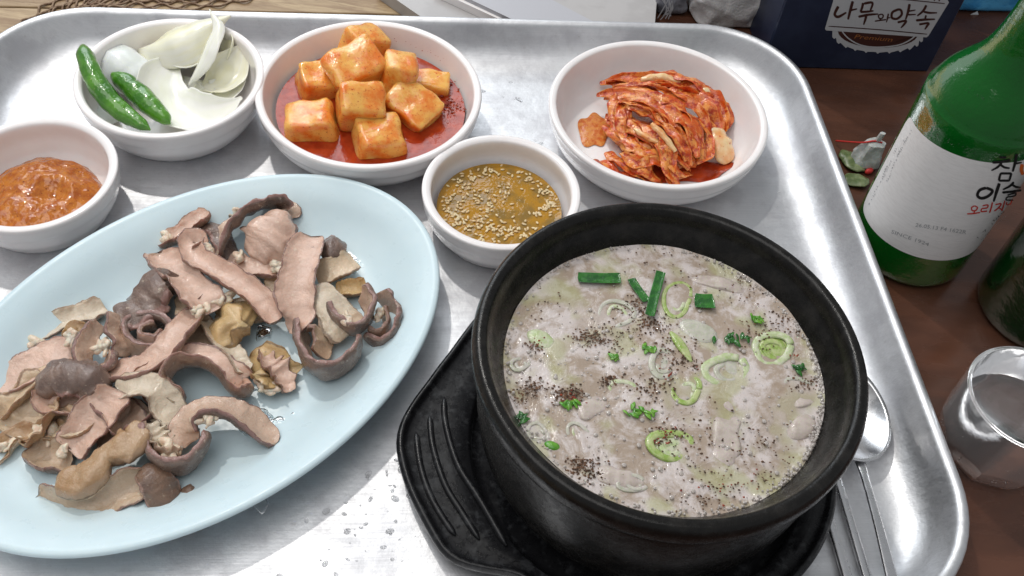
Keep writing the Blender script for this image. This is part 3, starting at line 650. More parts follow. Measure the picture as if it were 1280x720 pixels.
KS = [([(605, 172, 1.6), (690, 160, 2.2), (790, 165, 2.6), (880, 195, 2.5), (942, 232, 1.9)], .75), ([(610, 195, 1.9), (700, 190, 2.6), (790, 240, 3.0), (850, 310, 2.6), (885, 390, 1.6)], .85),
      ([(612, 222, 1.9), (700, 230, 2.7), (780, 290, 2.8), (820, 360, 2.3), (850, 415, 1.4)], .9), ([(600, 272, 1.5), (680, 285, 2.2), (745, 340, 2.3), (810, 400, 1.7), (840, 425, 1.2)], .8),
      ([(598, 300, 1.2), (660, 330, 1.7), (700, 390, 1.6), (722, 448, .9)], .75), ([(598, 380, .8), (640, 400, 1.3), (700, 435, 1.2), (765, 455, .8)], .8),
      ([(690, 175, 2.3), (800, 190, 2.9), (890, 235, 2.7), (925, 300, 1.9), (915, 350, 1.3)], .85), ([(650, 215, 2.4), (640, 280, 2.1), (655, 340, 1.6)], .6),
      ([(720, 205, 2.9), (790, 225, 3.1), (850, 280, 2.9), (880, 350, 2.0)], .6), ([(660, 250, 2.4), (730, 260, 2.8), (800, 330, 2.7), (835, 400, 1.8)], .55),
      ([(620, 180, 1.7), (660, 178, 2.2), (740, 172, 2.6), (820, 185, 2.7)], .45), ([(740, 300, 2.8), (770, 350, 2.5), (790, 420, 1.6), (815, 450, .9)], .6),
      ([(640, 345, 1.5), (700, 370, 1.8), (760, 380, 1.8), (800, 440, 1.0)], .6), ([(870, 225, 2.5), (900, 270, 2.3), (905, 330, 1.8), (880, 370, 1.6)], .5)]
for (pl, w) in KS:
    for rep in range(3):
        jx, jy = (R_.gauss(0, 16), R_.gauss(0, 16)) if rep else (0, 0)
        P = [(*kp(x+jx+R_.gauss(0, 5), y+jy+R_.gauss(0, 5), z*.92-(.15 if rep else 0)+R_.gauss(0, .08)), w*R_.uniform(.8, 1.65), .09, R_.uniform(-35, 35)) for x, y, z in pl]
        V, F, uv, zn = sweep(P, 56, 18, taper=(.35, .35), sq=.6, cup=R_.uniform(-.35, .35), ruffle=.10, rfreq=R_.uniform(2, 5), wob=.16, seed=R_.uniform(0, 99))
        add('leaf', V, F, MT['kimchi'], kim, uv=uv)
for pl, w in [([(905, 305, 1.7), (935, 350, 1.5), (955, 400, .75)], 1.55), ([(700, 160, 2.2), (760, 152, 2.4), (815, 168, 2.4)], .5), ([(880, 190, 2.5), (930, 215, 2.1), (940, 250, 1.6)], .55), ([(730, 290, 2.95), (760, 318, 2.8), (800, 370, 2.3)], .38), ([(680, 305, 2.2), (720, 330, 2.2), (770, 352, 2.2)], .30)]:
    P = [(*kp(x, y, z), w, .26, -10) for x, y, z in pl]; V, F, uv, zn = sweep(P, 30, 18, taper=(.6, .6), sq=.6, cup=-.2, wob=.10, ruffle=.05, rfreq=3, seed=w*20); add('stem', V, F, MT['kimchi_stem'], kim, uv=uv)
m = MT['orange_juice'] = mat('orange_kimchi_juice', (.62, .20, .035), .08, sss=.2, coat=.3); g = G(m); g.color(g.mix(g.ramp(g.noise(3, 4, .7), .4, .65), (.70, .28, .07), (.55, .12, .02))); g.bump(g.noise(4), .04)
def puddle(c, rx, ry, rot, label, z0=FL+.46, mt='orange_juice', nm='kimchi_juice'):
    V = []; NR, NA = 12, 60
    for i in range(NR+1):
        for j in range(NA):
            a = 2*pi*j/NA; u = i/NR; w = 1+.13*sin(2*a+1)+.10*sin(5*a); x, y = rx*u*w*cos(a), ry*u*w*sin(a)
            X = c.x+x*cos(rot)-y*sin(rot); Y = c.y+x*sin(rot)+y*cos(rot); rr = (Vector((X, Y))-Vector(cC)).length
            V.append((X, Y, z0+.10*(1-u**4)+max(0, rr-4.6)*.42-.04))
    tag(add(nm, V, ring_faces(NA, NR+1), MT[mt]), label, 'kimchi juice')
puddle(at(743, 160, FL+.6), .95, 1.75, .05, 'small orange puddle of kimchi juice left of the cabbage pile')
puddle(at(852, 212, FL+.5), 2.9, 1.2, .15, 'red juice seeping out under the front of the cabbage pile', mt='red_juice')

# ------------------------------------------------------------------ sliced offal on the oval plate
def meat(name, skin, inner, cut, skin2, rough=.30):
    m = mat(name, inner, rough, sss=.22, sssr=(1, .5, .35), ssss=.004, coat=.45); g = G(m); z = g.attr()
    n1 = g.noise(1.1, 4, .6); n2 = g.noise(3.5, 5, .7)
    zz = g.math('ADD', z, g.math('MULTIPLY', g.math('SUBTRACT', n2, .5), .22))
    sk = g.mix(g.ramp(n1, .38, .64), skin, skin2); a = g.mix(g.ramp(zz, .30, .40), sk, cut)
    # a thin darker membrane line between the layers of the cut edge
    a = g.mix(g.ramp(zz, .50, .56), a, tuple(k*.62 for k in cut)); a = g.mix(g.ramp(zz, .58, .66), a, inner)
    inn = g.mix(g.ramp(n1, .40, .66), inner, tuple(min(1, k*1.16) for k in inner)); a = g.mix(g.ramp(zz, .66, .80), a, inn)
    a = g.mix(g.ramp(n2, .60, .70, 0, .45), a, (.80, .68, .54)); a = g.mix(g.ramp(g.noise(2, 4, .7), .64, .74, 0, .5), a, tuple(k*.5 for k in skin)); g.color(a)
    gu = G(m, 'UV', 1.0, (3, 16, 1)); st = gu.noise(1.2, 4, .6)
    g.bump(st, .035); g.bump(n2, .05); g.bump(g.noise(9, 3), .016); g.rough(g.ramp(g.noise(2.5), .35, .7, rough-.06, rough+.14)); MT[name] = m
meat('pink_offal', (.25, .150, .105), (.60, .405, .315), (.32, .185, .150), (.33, .21, .14))
meat('mauve_offal', (.150, .096, .076), (.54, .38, .285), (.29, .165, .140), (.23, .155, .120))
meat('brown_offal', (.20, .120, .080), (.52, .385, .27), (.31, .19, .15), (.155, .095, .070))
meat('tan_offal', (.42, .27, .150), (.62, .47, .32), (.42, .27, .165), (.36, .21, .10))
meat('ochre_offal', (.36, .21, .080), (.56, .38, .18), (.38, .24, .11), (.26, .15, .06))
meat('grey_offal', (.32, .24, .175), (.60, .50, .38), (.42, .32, .24), (.38, .30, .22))
MT['fat'] = simple('fat', (.74, .64, .50), (.66, .50, .38), 4, .3, bsc=5, bd=.08, sss=.3)
PZ = FL+.6
def offal(pl, w, th, tilt, mt, lb, taper=(.75, .7), cup=0, ruffle=.04, rf=2, wob=.10, fat=None, n=64, sq=.34, flip=False):
    """pl: (x, y, height above the plate's floor[, width factor[, tilt]])"""
    P = []
    for q in pl:
        x, y, z = q[:3]; k = q[3] if len(q) > 3 else 1; tl = q[4] if len(q) > 4 else tilt
        P.append((*at(x, y, z*.92+PZ), w*k*(1.42 if tl < 45 else 1.32), th*(.68 if tl < 45 else .95), tl))
    if cup == 0: cup = (.16 if int(pl[0][0]) % 3 == 0 else .36) if tilt < 45 else .06
    V, F, uv, zn = sweep(P, n, 36, taper=taper, endk=.07, sq=sq, cup=cup*1.25, ruffle=ruffle, rfreq=rf, wob=wob, seed=pl[0][0]*.7+pl[0][1]*.3)
    if flip: zn = [1-k for k in zn]
    R_ = rnd(int(pl[0][0]*7+pl[0][1])); sd = pl[0][0]*.37
    for i, v in enumerate(V):                     # ragged, fibrous flesh
        e = 1-abs(zn[i]*2-1)                       # strongest on the cut edges
        V[i] = v+Vector((nz(v, 2.6, sd), nz(v, 2.6, sd+4), nz(v, 2.6, sd+8)))*(.045+.05*e)+Vector((nz(v, 7, sd), nz(v, 7, sd+4), nz(v, 7, sd+8)))*(.010+.03*e)
    o = add('offal_slice', V, F, MT[mt], zone=zn, uv=uv); tag(o, lb, 'offal', 'slices of boiled offal heaped on the oval plate')
    if fat:
        pr = []
        for x, y, z, s, k in fat:
            for i in range(max(2, k//2)): pr.append(blob(at(x+R_.gauss(0, s*.6), y+R_.gauss(0, s*.4), z+PZ+R_.uniform(-.15, .0)), (R_.uniform(.25, .45), R_.uniform(.18, .30), R_.uniform(.12, .2)), R_.uniform(0, 3), 18, 12, wob=1.5, seed=i+x))
        add('fat', *merge(pr), MT['fat'], o)
    return o
# bottom of the heap first
offal([(335, 368, .5), (355, 362, .7), (378, 358, .5)], 1.3, .8, 0, 'tan_offal', 'tan offal chunk in the gap left of the long vertical slice')
offal([(125, 556, .3), (155, 535, .6), (186, 512, .6)], 1.2, .7, 20, 'mauve_offal', 'dusky slice buried between the two puffy tan pieces')
offal([(20, 548, .3), (34, 528, .6, 1.1), (52, 498, .8), (70, 486, .8, .8)], 2.0, .5, 10, 'tan_offal', 'broad orange beige flap at the far left of the heap', ruffle=.1, rf=2)
offal([(40, 560, .3, .7), (62, 572, .4), (88, 583, .3, .5)], 1.2, .6, 0, 'brown_offal', 'dark brown wedge poking out above the front shell shaped slice')
offal([(60, 488, 1.2, .8), (64, 506, 1.1), (90, 510, 1.0, .9), (112, 500, .9, .6)], 1.1, .35, 15, 'pink_offal', 'pale pink folded flap under the dark domed slice', cup=.3)
offal([(60, 532, .5), (90, 528, .8), (118, 518, .8, .7)], 1.3, .5, 0, 'tan_offal', 'tan slice below the dark domed one', ruffle=.1)
offal([(0, 520, .4), (16, 503, .7), (40, 480, 1.0), (66, 466, 1.2), (88, 458, 1.2, .7)], .75, .45, 20, 'tan_offal', 'gelatinous beige strip along the upper left of the heap', cup=.2)
offal([(-8, 580, .2), (8, 560, .35), (22, 545, .4), (50, 541, .5), (84, 541, .6)], .75, .35, 10, 'tan_offal', 'ragged cream and yellow strip running off the left side', ruffle=.12, rf=5, fat=[(50, 538, .7, 14, 6), (10, 552, .6, 8, 5)], flip=True)
offal([(26, 428, .25), (50, 414, .45), (85, 398, .6), (118, 388, .6), (130, 384, .5)], .85, .5, -10, 'grey_offal', 'long greyish strip at the upper left edge of the heap', cup=.25, fat=[(42, 428, .7, 7, 6)])
offal([(-30, 496, .5), (0, 482, .6), (40, 460, .8), (70, 444, .9), (92, 442, .8, .8)], 1.45, .55, 5, 'pink_offal', 'smooth salmon pink slab running off the left side', wob=.05, cup=.12)
offal([(240, 410, .5), (262, 432, .5), (285, 450, .5)], 1.4, .6, 0, 'brown_offal', 'brown slice lying deep in the middle of the heap')
offal([(150, 400, .7), (170, 388, 1.0), (186, 366, 1.3, 1.1), (206, 350, 1.5, .9), (214, 366, 1.2, .8)], 2.0, .55, 35, 'mauve_offal', 'dark mauve folded slice on the upper left shoulder of the heap', cup=-.3, flip=True, ruffle=.1)
offal([(268, 418, .5), (282, 406, 1.0, 1.1), (300, 392, 1.2), (318, 402, .8, .8)], 1.7, .7, 20, 'ochre_offal', 'lumpy ochre brown slice behind the front arch', ruffle=.08, rf=3, wob=.16, cup=-.2)
offal([(318, 470, .3, .7), (330, 455, .7), (342, 462, .7, 1.2), (356, 480, .4)], 1.5, .5, 10, 'ochre_offal', 'mustard coloured frilly slice in the right middle of the heap', ruffle=.10, rf=4, wob=.14, fat=[(336, 486, .7, 7, 7)])
offal([(328, 440, .8, .5), (338, 456, 1.0), (352, 470, .8), (358, 490, .5, .6)], .85, .35, 30, 'pink_offal', 'pale ruffled strip above the mustard coloured slice', ruffle=.16, rf=5)
offal([(256, 402, .9, .8), (272, 424, 1.0), (290, 440, 1.0), (306, 466, .8, .8)], .75, .4, 25, 'grey_offal', 'narrow pale strip curving down beside the ochre lump', cup=.2)
offal([(128, 500, .6), (150, 520, .8, 1.1), (160, 545, .6)], 1.2, .5, 25, 'mauve_offal', 'dusky folded slice between the torn slice and the looping band')
offal([(205, 478, .5), (190, 470, .9), (172, 482, .8, .8)], 1.0, .45, 30, 'brown_offal', 'brown scrap wedged left of the bold arching slice')
offal([(222, 386, .8), (238, 376, 1.1), (250, 360, .9)], 1.3, .5, 20, 'brown_offal', 'brown fold under the frilly tipped strip')
offal([(300, 372, .7), (318, 386, .7), (330, 400, .4)], .9, .4, 20, 'tan_offal', 'tan scrap below the longest diagonal slice')
offal([(232, 520, .4), (212, 520, .8), (196, 508, .9, .8)], 1.0, .45, 20, 'grey_offal', 'pale scrap above the lower centre curl')
# upper right group
offal([(404, 318, .7, .8), (416, 311, 1.1, 1.1), (428, 317, .8, .8)], 1.3, .8, 0, 'mauve_offal', 'small rounded dark slice at the top right corner', cup=-.3, flip=True)
offal([(396, 346, .6), (412, 338, .9), (432, 330, .9), (442, 326, .7, .8)], 1.0, .6, -15, 'tan_offal', 'blocky tan slice pointing right at the top right', wob=.05)
offal([(422, 366, .3), (438, 362, .5), (458, 360, .4)], .8, .5, 0, 'ochre_offal', 'small ochre slice behind the right curls')
offal([(288, 268, .6, .7), (296, 262, .9), (306, 270, .8, .8)], 1.1, .5, 0, 'grey_offal', 'small cream scrap at the very top of the heap', ruffle=.1, rf=3, fat=[(290, 264, 1.0, 5, 4)])
offal([(262, 282, 1.0), (276, 292, 1.1), (284, 310, .9), (288, 330, .6)], .95, .4, 30, 'mauve_offal', 'mauve strip between the pale slices at the top', cup=-.2, flip=True)
offal([(270, 322, 1.1), (276, 300, 1.6), (292, 276, 2.0), (316, 258, 2.2), (340, 252, 2.0), (357, 258, 1.5), (356, 272, 1.0, .7)], 1.35, .36, 52, 'mauve_offal', 'arching mauve slice crowning the top of the heap', flip=False, cup=.15)
offal([(316, 320, 1.2, .8), (330, 305, 1.7, 1.1), (342, 284, 2.1, .9), (346, 264, 2.2, .4)], 2.2, .5, -8, 'pink_offal', 'pink pointed triangular slice under the top arch', cup=-.2, wob=.12, taper=(.7, .3))
offal([(285, 326, 1.0), (312, 334, 1.2), (336, 336, 1.2), (362, 341, 1.0)], .8, .5, 0, 'pink_offal', 'narrow rosy strip lying behind the long diagonal one', fat=[(346, 332, 1.5, 7, 8), (300, 322, 1.4, 5, 5)])
offal([(200, 306, .8, .8), (222, 294, 1.2), (244, 278, 1.5), (260, 265, 1.6, .8)], .75, .45, 10, 'pink_offal', 'pale strip with a ragged end at the top left corner of the heap', fat=[(212, 296, 1.1, 7, 6)])
offal([(196, 318, 1.1, .8), (212, 332, 1.6, 1.1), (232, 352, 1.9), (252, 374, 1.9, 1.2), (262, 392, 1.5, 1.1)], 1.2, .45, 10, 'pink_offal', 'beige pink strip ending in a frilly folded tip', cup=.25, wob=.12, fat=[(246, 388, 2.0, 6, 9), (278, 376, 1.6, 5, 6)])
offal([(256, 308, 1.6, .8), (240, 300, 1.9), (244, 322, 2.0), (270, 338, 2.0), (300, 356, 1.9), (326, 376, 1.7), (346, 402, 1.3)], .95, .5, 5, 'pink_offal', 'longest pale pink slice running diagonally across the top', wob=.07, fat=[(256, 316, 1.7, 5, 8)])
offal([(388, 296, 1.8, .9), (379, 318, 2.1), (372, 345, 2.2), (368, 370, 2.0, 1.1), (372, 398, 1.5, .8), (362, 414, .9, .5)], 1.35, .5, 8, 'pink_offal', 'broad pink slice standing vertical with brown right edge', wob=.06, cup=.18, taper=(.8, .3))
offal([(402, 356, 1.4, .6), (410, 376, 1.5, .9), (424, 396, 1.3, 1.1), (440, 416, .8, 1.2)], 1.45, .3, 10, 'grey_offal', 'pale fan shaped ribbed slice at the right of the heap', ruffle=.05, rf=1, cup=-.15)
offal([(458, 424, .5), (478, 430, .6), (494, 414, .8), (496, 394, .9), (488, 378, 1.1), (480, 364, 1.5)], 1.1, .32, 78, 'mauve_offal', 'outermost curled mauve slice at the right tip of the heap', ruffle=.05)
offal([(462, 414, .9), (476, 418, .9), (484, 404, 1.0), (480, 386, 1.1)], .8, .25, 80, 'brown_offal', 'inner fold nested in the outermost right curl', fat=[(474, 396, 1.3, 3, 4)])
offal([(416, 384, 1.2), (424, 404, 1.2), (442, 412, 1.2), (460, 400, 1.3), (464, 380, 1.5), (452, 366, 1.5)], 1.25, .36, 75, 'mauve_offal', 'upper mauve curl hugging the ribbed fan slice', ruffle=.06, fat=[(436, 396, 1.9, 4, 4)])
offal([(374, 408, 1.2), (377, 430, 1.3), (385, 452, 1.3), (404, 464, 1.3), (428, 458, 1.3), (444, 442, 1.3), (448, 426, 1.4)], 1.55, .42, 78, 'mauve_offal', 'big upright horseshoe curl with pale inside at the right', ruffle=.04, wob=.06)
offal([(386, 410, 1.3), (398, 412, 1.3), (402, 428, 1.0), (398, 444, .8)], 1.0, .3, 55, 'brown_offal', 'brown flap standing inside the big horseshoe curl')
# centre and left curls
offal([(214, 422, .9), (200, 440, .9), (176, 440, .9), (158, 425, .9), (160, 406, 1.0), (184, 398, 1.1), (206, 402, 1.1), (218, 414, 1.0)], 1.05, .38, 78, 'mauve_offal', 'mauve spiral slice at the left centre of the heap', wob=.06)
offal([(206, 416, 1.2), (194, 428, 1.2), (176, 424, 1.2), (178, 412, 1.2), (194, 406, 1.3)], .75, .30, 75, 'pink_offal', 'beige inner turn of the left centre spiral', wob=.05)
offal([(144, 392, 1.8), (142, 412, 1.6), (150, 430, 1.2), (152, 446, .9)], .8, .32, 55, 'mauve_offal', 'dark narrow flap standing left of the spiral', ruffle=.1)
offal([(122, 404, 1.7, .7), (110, 422, 1.7), (102, 442, 1.5), (106, 458, 1.3), (122, 464, 1.2), (136, 456, 1.2), (138, 442, 1.3)], .85, .42, 55, 'mauve_offal', 'hook shaped mauve slice with fat inside at the left', fat=[(128, 430, 1.5, 5, 8)])
offal([(88, 424, 1.0, .7), (94, 412, 1.3), (104, 420, 1.2), (100, 432, 1.0, .8)], .7, .4, 20, 'ochre_offal', 'small yellow cream lobe beside the hook shaped slice', fat=[(92, 420, 1.4, 4, 6)], flip=True)
offal([(122, 466, .9, .8), (150, 466, 1.2), (180, 458, 1.6), (206, 440, 1.9), (226, 414, 1.9), (246, 388, 1.5, .9)], 1.1, .55, 18, 'pink_offal', 'long smooth pink slice swooping up to the centre', wob=.05, cup=.2)
offal([(52, 492, 1.2, .7), (64, 472, 1.7), (88, 466, 2.0, 1.1), (110, 474, 1.9, 1.1), (128, 494, 1.3, .8)], 1.3, .4, 5, 'mauve_offal', 'dark purplish dome shaped slice at the left of the heap', cup=-.3, flip=True, wob=.15, ruffle=.08, rf=3)
offal([(148, 488, 1.7, .9), (136, 504, 1.6, 1.1), (118, 522, 1.3, 1.1), (102, 544, 1.0), (86, 562, .7, 1.1)], 1.25, .5, 5, 'pink_offal', 'beige pink slice with a torn lower end left of the centre', cup=.25, ruffle=.08, rf=3, fat=[(78, 562, .9, 4, 5)])
offal([(150, 492, 1.4, .7), (164, 482, 1.8), (186, 484, 1.9), (200, 494, 1.6), (212, 516, 1.2), (228, 538, .8, .7)], 1.15, .38, 8, 'grey_offal', 'flat grey beige band looping across the centre', cup=.15, ruffle=.08, rf=2)
offal([(226, 508, .8), (210, 496, 1.0), (202, 478, 1.2), (210, 458, 1.6), (232, 446, 1.8), (262, 450, 1.7), (286, 468, 1.4), (300, 486, .9), (314, 480, 1.0, .6)], 1.3, .42, 42, 'pink_offal', 'bold arching slice with smooth beige hollow at the centre', wob=.06, ruffle=.05)
offal([(182, 536, 1.0), (190, 562, .9), (208, 582, .9), (232, 582, .9), (252, 564, 1.0), (256, 548, 1.0)], 1.55, .45, 76, 'mauve_offal', 'dark upright bowl shaped curl at the lower centre', wob=.06)
offal([(184, 530, 1.5, .7), (196, 548, 1.4), (208, 562, 1.2), (226, 562, 1.1)], .8, .4, 40, 'grey_offal', 'frilly pale strip inside the lower centre curl', ruffle=.14, rf=6, fat=[(206, 560, 1.4, 7, 8)])
offal([(240, 552, .9, .8), (232, 540, 1.3), (238, 520, 1.7), (258, 510, 1.9), (284, 513, 1.7, 1.0), (310, 526, 1.2, 1.1), (330, 542, .7, 1.0), (342, 556, .5, .6)], 1.05, .62, 30, 'mauve_offal', 'S shaped dark slice stretching out to the right', wob=.07, fat=[(262, 524, 1.9, 7, 7)])
offal([(76, 600, 1.0, .8), (98, 602, 1.3, 1.1), (120, 586, 1.5), (132, 572, 1.5, .75), (156, 558, 1.7, 1.1), (170, 548, 1.7, .9), (170, 532, 1.4, .4)], 1.15, 1.3, 4, 'tan_offal', 'puffy smooth tan piece with two lobes at the front', sq=.9, ruffle=0, wob=.10, taper=(.5, .3), flip=True, cup=-.05)
offal([(50, 618, .3, .7), (72, 632, .5, 1.1), (108, 630, .6), (142, 616, .7), (172, 602, .9), (184, 592, 1.1, .7)], 1.15, .55, -35, 'brown_offal', 'shell shaped slice nearest the viewer, brown outside and cream inside', cup=.35, wob=.06)
offal([(176, 588, 1.3, .8), (190, 594, 1.4), (202, 612, 1.0), (212, 630, .5), (228, 630, .35, .8), (238, 606, .5, .4)], 1.05, .28, 10, 'brown_offal', 'brown ribbon twisting down at the front of the heap', flip=True, taper=(.7, .2), cup=-.15)
pr = []
R_ = rnd(17)
for x, y, sx, sy, n in [(452, 300, 14, 12, 16), (440, 318, 8, 10, 10), (345, 520, 16, 6, 8), (500, 400, 6, 14, 5), (270, 620, 30, 6, 6), (330, 412, 8, 5, 5)]:
    for k in range(n):
        r = R_.uniform(.12, .4); pr.append(blob(at(R_.gauss(x, sx), R_.gauss(y, sy), PZ+.03), (r*1.5, r*.8, .05), R_.uniform(0, 3), 16, 6, wob=.6, seed=k))
tag(add('broth_drips', *merge(pr), MT['water'] if 'water' in MT else mat('clear_broth', (1, 1, 1), .03, trans=1, ior=1.33)), 'wet glistening drips of clear broth on the blue plate', 'broth drips', kind='stuff')
V, F = blob(at(52, 650, PZ+.05), (.16, .10, .06), .3, 9, 5, wob=.4); tag(add('fat_crumb', V, F, MT['fat']), 'lone pale fat crumb on the bare front of the blue plate', 'crumb')

# ------------------------------------------------------------------ spoon and chopsticks
sp0 = at(1097, 520, .8)
spoon = empty('spoon', (sp0.x, sp0.y, FL), 'stainless steel spoon tucked between the stone pot and the tray wall', 'spoon')
q1 = at(1073, 585, .6); q2 = at(1108, 720, .7); dn = (q1-q2).normalized()
V = []; NR, NA = 14, 48; cx = q1+dn*3.1; sd_ = Vector((dn.y, -dn.x, 0))
for top in (0, 1):
    for i in range(NR+1):
        for j in range(NA):
            a = 2*pi*j/NA; u = i/NR; ww = 2.0*(1-.10*cos(a)); p = cx+dn*(3.1*u*cos(a))+sd_*(ww*u*sin(a)); z = FL+.15+.95*u*u+(.07 if not top else 0)
            V.append((p.x, p.y, z))
F1 = ring_faces(NA, NR+1); k = (NR+1)*NA; F = F1+[tuple(i+k for i in reversed(q)) for q in F1]+[(NR*NA+j, k+NR*NA+j, k+NR*NA+(j+1) % NA, NR*NA+(j+1) % NA) for j in range(NA)]
add('spoon_bowl', V, F, MT['steel'], spoon)
P = [(*(q1+dn*.15+Vector((0, 0, .35))), .55, .16, 0), (*(q1-dn*1+Vector((0, 0, .45))), .42, .20, 0), (*(q1-dn*5+Vector((0, 0, .5))), .55, .17, 0), (*(q1-dn*14+Vector((0, 0, .1))), .95, .14, 0)]
V, F, uv, zn = sweep(P, 40, 16, sq=.7, wob=0); add('handle', V, F, MT['steel'], spoon)
for k, (a, b, lb) in enumerate([((1034, 640), (1060, 726), 'left steel chopstick coming out from under the pot holder'), ((1050, 610), (1086, 730), 'right steel chopstick lying next to the spoon handle')]):
    p, q = at(*a, .45), at(*b, .45); d_ = (q-p).normalized(); p -= d_*9; q += d_*6
    V, F, uv, zn = sweep([(*p, .28, .22, 0), (*(p*.5+q*.5), .42, .28, 0), (*q, .60, .30, 0)], 20, 12, sq=.45, wob=0); V = [Vector((v.x, v.y, max(v.z, FL+.02))) for v in V]
    tag(add('chopstick', V, F, MT['steel']), lb, 'chopstick', 'steel chopsticks')

# ------------------------------------------------------------------ water drops on the bare tray
R_ = rnd(8); MT['water'] = mat('water', (1, 1, 1), .02, trans=1, ior=1.33); pr = []
for x0, y0, sx, sy, n in [(470, 640, 40, 30, 34), (490, 600, 22, 18, 10), (420, 700, 40, 10, 10), (640, 110, 30, 20, 9), (1000, 240, 10, 30, 5), (230, 262, 30, 6, 3), (1085, 560, 8, 30, 3), (680, 190, 10, 10, 4)]:
    for k in range(n):
        r = R_.choice([.05, .07, .09, .14, .24]); p = at(R_.gauss(x0, sx), R_.gauss(y0, sy), FL+.01)
        if (Vector((p.x, p.y))-Vector((PX, PY))).length < 9.8: continue
        pr.append(blob(p, (r*R_.uniform(.8, 1.5)*.8, r*.6, .016), R_.uniform(0, 3), 14, 6, wob=.25, seed=k))
tag(add('water_drops', *merge(pr), MT['water']), 'small clear water drops on the bare sunlit tray floor', 'water drops', kind='stuff')

# ------------------------------------------------------------------ writing helpers
INK = {}
def ink(name, c, rough=.5, metal=0): INK[name] = mat(name, c, rough, metal=metal); return INK[name]
ink('black_ink', (.012, .012, .013)); ink('red_ink', (.55, .03, .02)); ink('grey_ink', (.33, .34, .35)); ink('silver_print', (.50, .50, .52), .35); ink('copper_print', (.42, .16, .05), .35, .3); ink('dark_plum', (.055, .018, .014), .4); ink('orange_ink', (.75, .16, .03))
def strokes(name, S, fn, mt, parent, lift=1):
    """S: brush strokes [(width, [(x, y[, width factor])...])] laid on a surface by fn(x, y)"""
    V = []; F = []
    for w, pl in S:
        pl = [(p[0], p[1], p[2] if len(p) > 2 else 1) for p in pl]
        C = catmull(pl, max(10, 7*len(pl))) if len(pl) > 2 else [tuple(a+(b-a)*i/7 for a, b in zip(pl[0], pl[1])) for i in range(8)]
        n = len(C); b = len(V)
        for i, c in enumerate(C):
            q0, q1 = C[max(i-1, 0)], C[min(i+1, n-1)]; dx, dy = q1[0]-q0[0], q1[1]-q0[1]; L = sqrt(dx*dx+dy*dy) or 1; e = w*c[2]/2*(.62 if i in (0, n-1) else 1)
            for s in (-1, 0, 1): V.append(fn(c[0]-dy/L*e*s, c[1]+dx/L*e*s))
        for i in range(n-1):
            for s in (0, 1): F.append((b+3*i+s, b+3*i+s+1, b+3*i+s+4, b+3*i+s+3))
    return add(name, V, F, mt, parent, smooth=False)
def text(name, s, p0, p1, h, fn, mt, parent, shear=0, up=None):
    """flat lettering along the line p0-p1, h high, laid on a surface by fn"""
    cu = bpy.data.curves.new('t', 'FONT'); cu.body = s; cu.size = 1; cu.shear = shear; cu.resolution_u = 2
    o = bpy.data.objects.new('t', cu); COL.objects.link(o); dg = bpy.context.evaluated_depsgraph_get(); me = o.evaluated_get(dg).to_mesh()
    vs = [v.co.copy() for v in me.vertices]; fs = [tuple(p.vertices) for p in me.polygons]; o.evaluated_get(dg).to_mesh_clear(); bpy.data.objects.remove(o); bpy.data.curves.remove(cu)
    if not vs: return None
    x0 = min(v.x for v in vs); x1 = max(v.x for v in vs); dx, dy = p1[0]-p0[0], p1[1]-p0[1]; L = sqrt(dx*dx+dy*dy); ux, uy = up or (dy/L, -dx/L)
    V = [fn(p0[0]+dx*(v.x-x0)/(x1-x0)+ux*v.y*h*1.35, p0[1]+dy*(v.x-x0)/(x1-x0)+uy*v.y*h*1.35) for v in vs]
    return add(name, V, fs, mt, parent, smooth=False)

# ------------------------------------------------------------------ soju bottles
BC = (23.75, 41.85); BR = 3.50
def glass_green(name, base):
    m = mat(name, base, .10, trans=.32, ior=1.34, coat=.15); g = G(m); g.bump(g.noise(1.2), .05); g.bump(g.noise(9, 3), .006)
    g.rough(g.ramp(g.noise(1.0, 4), .4, .7, .05, .22)); g.b.inputs['Base Color'].default_value = (*base, 1); MT[name] = m
glass_green('green_glass', (.004, .12, .012)); glass_green('shaded_green_glass', (.002, .03, .006))  # second one: same green glass, its shade painted into the colour
MT['paper'] = mat('label_paper', (.66, .65, .64), .45); g = G(MT['paper'], stretch=(1, 1, 6)); g.color(g.mix(g.ramp(g.noise(1.5, 4, .7), .4, .7), (.76, .745, .735), (.69, .675, .665)))
MT['cap'] = mat('cap_metal', (.05, .25, .10), .3, metal=.8)
def bottle(c, label, glassm, full=True):
    root = empty('soju_bottle', (*c, T0), label, 'bottle')
    P = [(2.2, .25), (2.6, 0), (3.05, .0), (3.36, .25), (BR, .7), (BR, 2), (BR, 5), (BR, 11.0), (3.42, 11.7), (3.1, 12.6), (2.6, 13.4), (2.0, 14.3), (1.62, 15.4), (1.42, 16.8), (1.36, 18.5), (1.36, 20.2), (1.5, 20.4), (1.5, 20.8), (1.32, 21.0), (1.32, 21.6), (1.0, 21.65)]
    outer = smooth_prof(P, 3)
    lathe('glass_body', [(.01, .25)]+outer+[(.01, 21.6)], (*c, T0), MT[glassm], root, n=96)
    lathe('cap', [(.0, 21.75), (1.3, 21.75), (1.42, 21.6), (1.42, 20.6), (1.38, 20.6), (1.38, 21.5), (.0, 21.6)], (*c, T0), MT['cap'], root, n=40)
    return root
MT['liquid_green'] = mat('green_liquid', (.05, .60, .10), .03, trans=.85, ior=1.34)
bot = bottle(BC, 'green soju bottle with white label standing right of the tray', 'green_glass')
fb = lambda off: (lambda x, y: on_cyl(x, y, BC, BR+off))
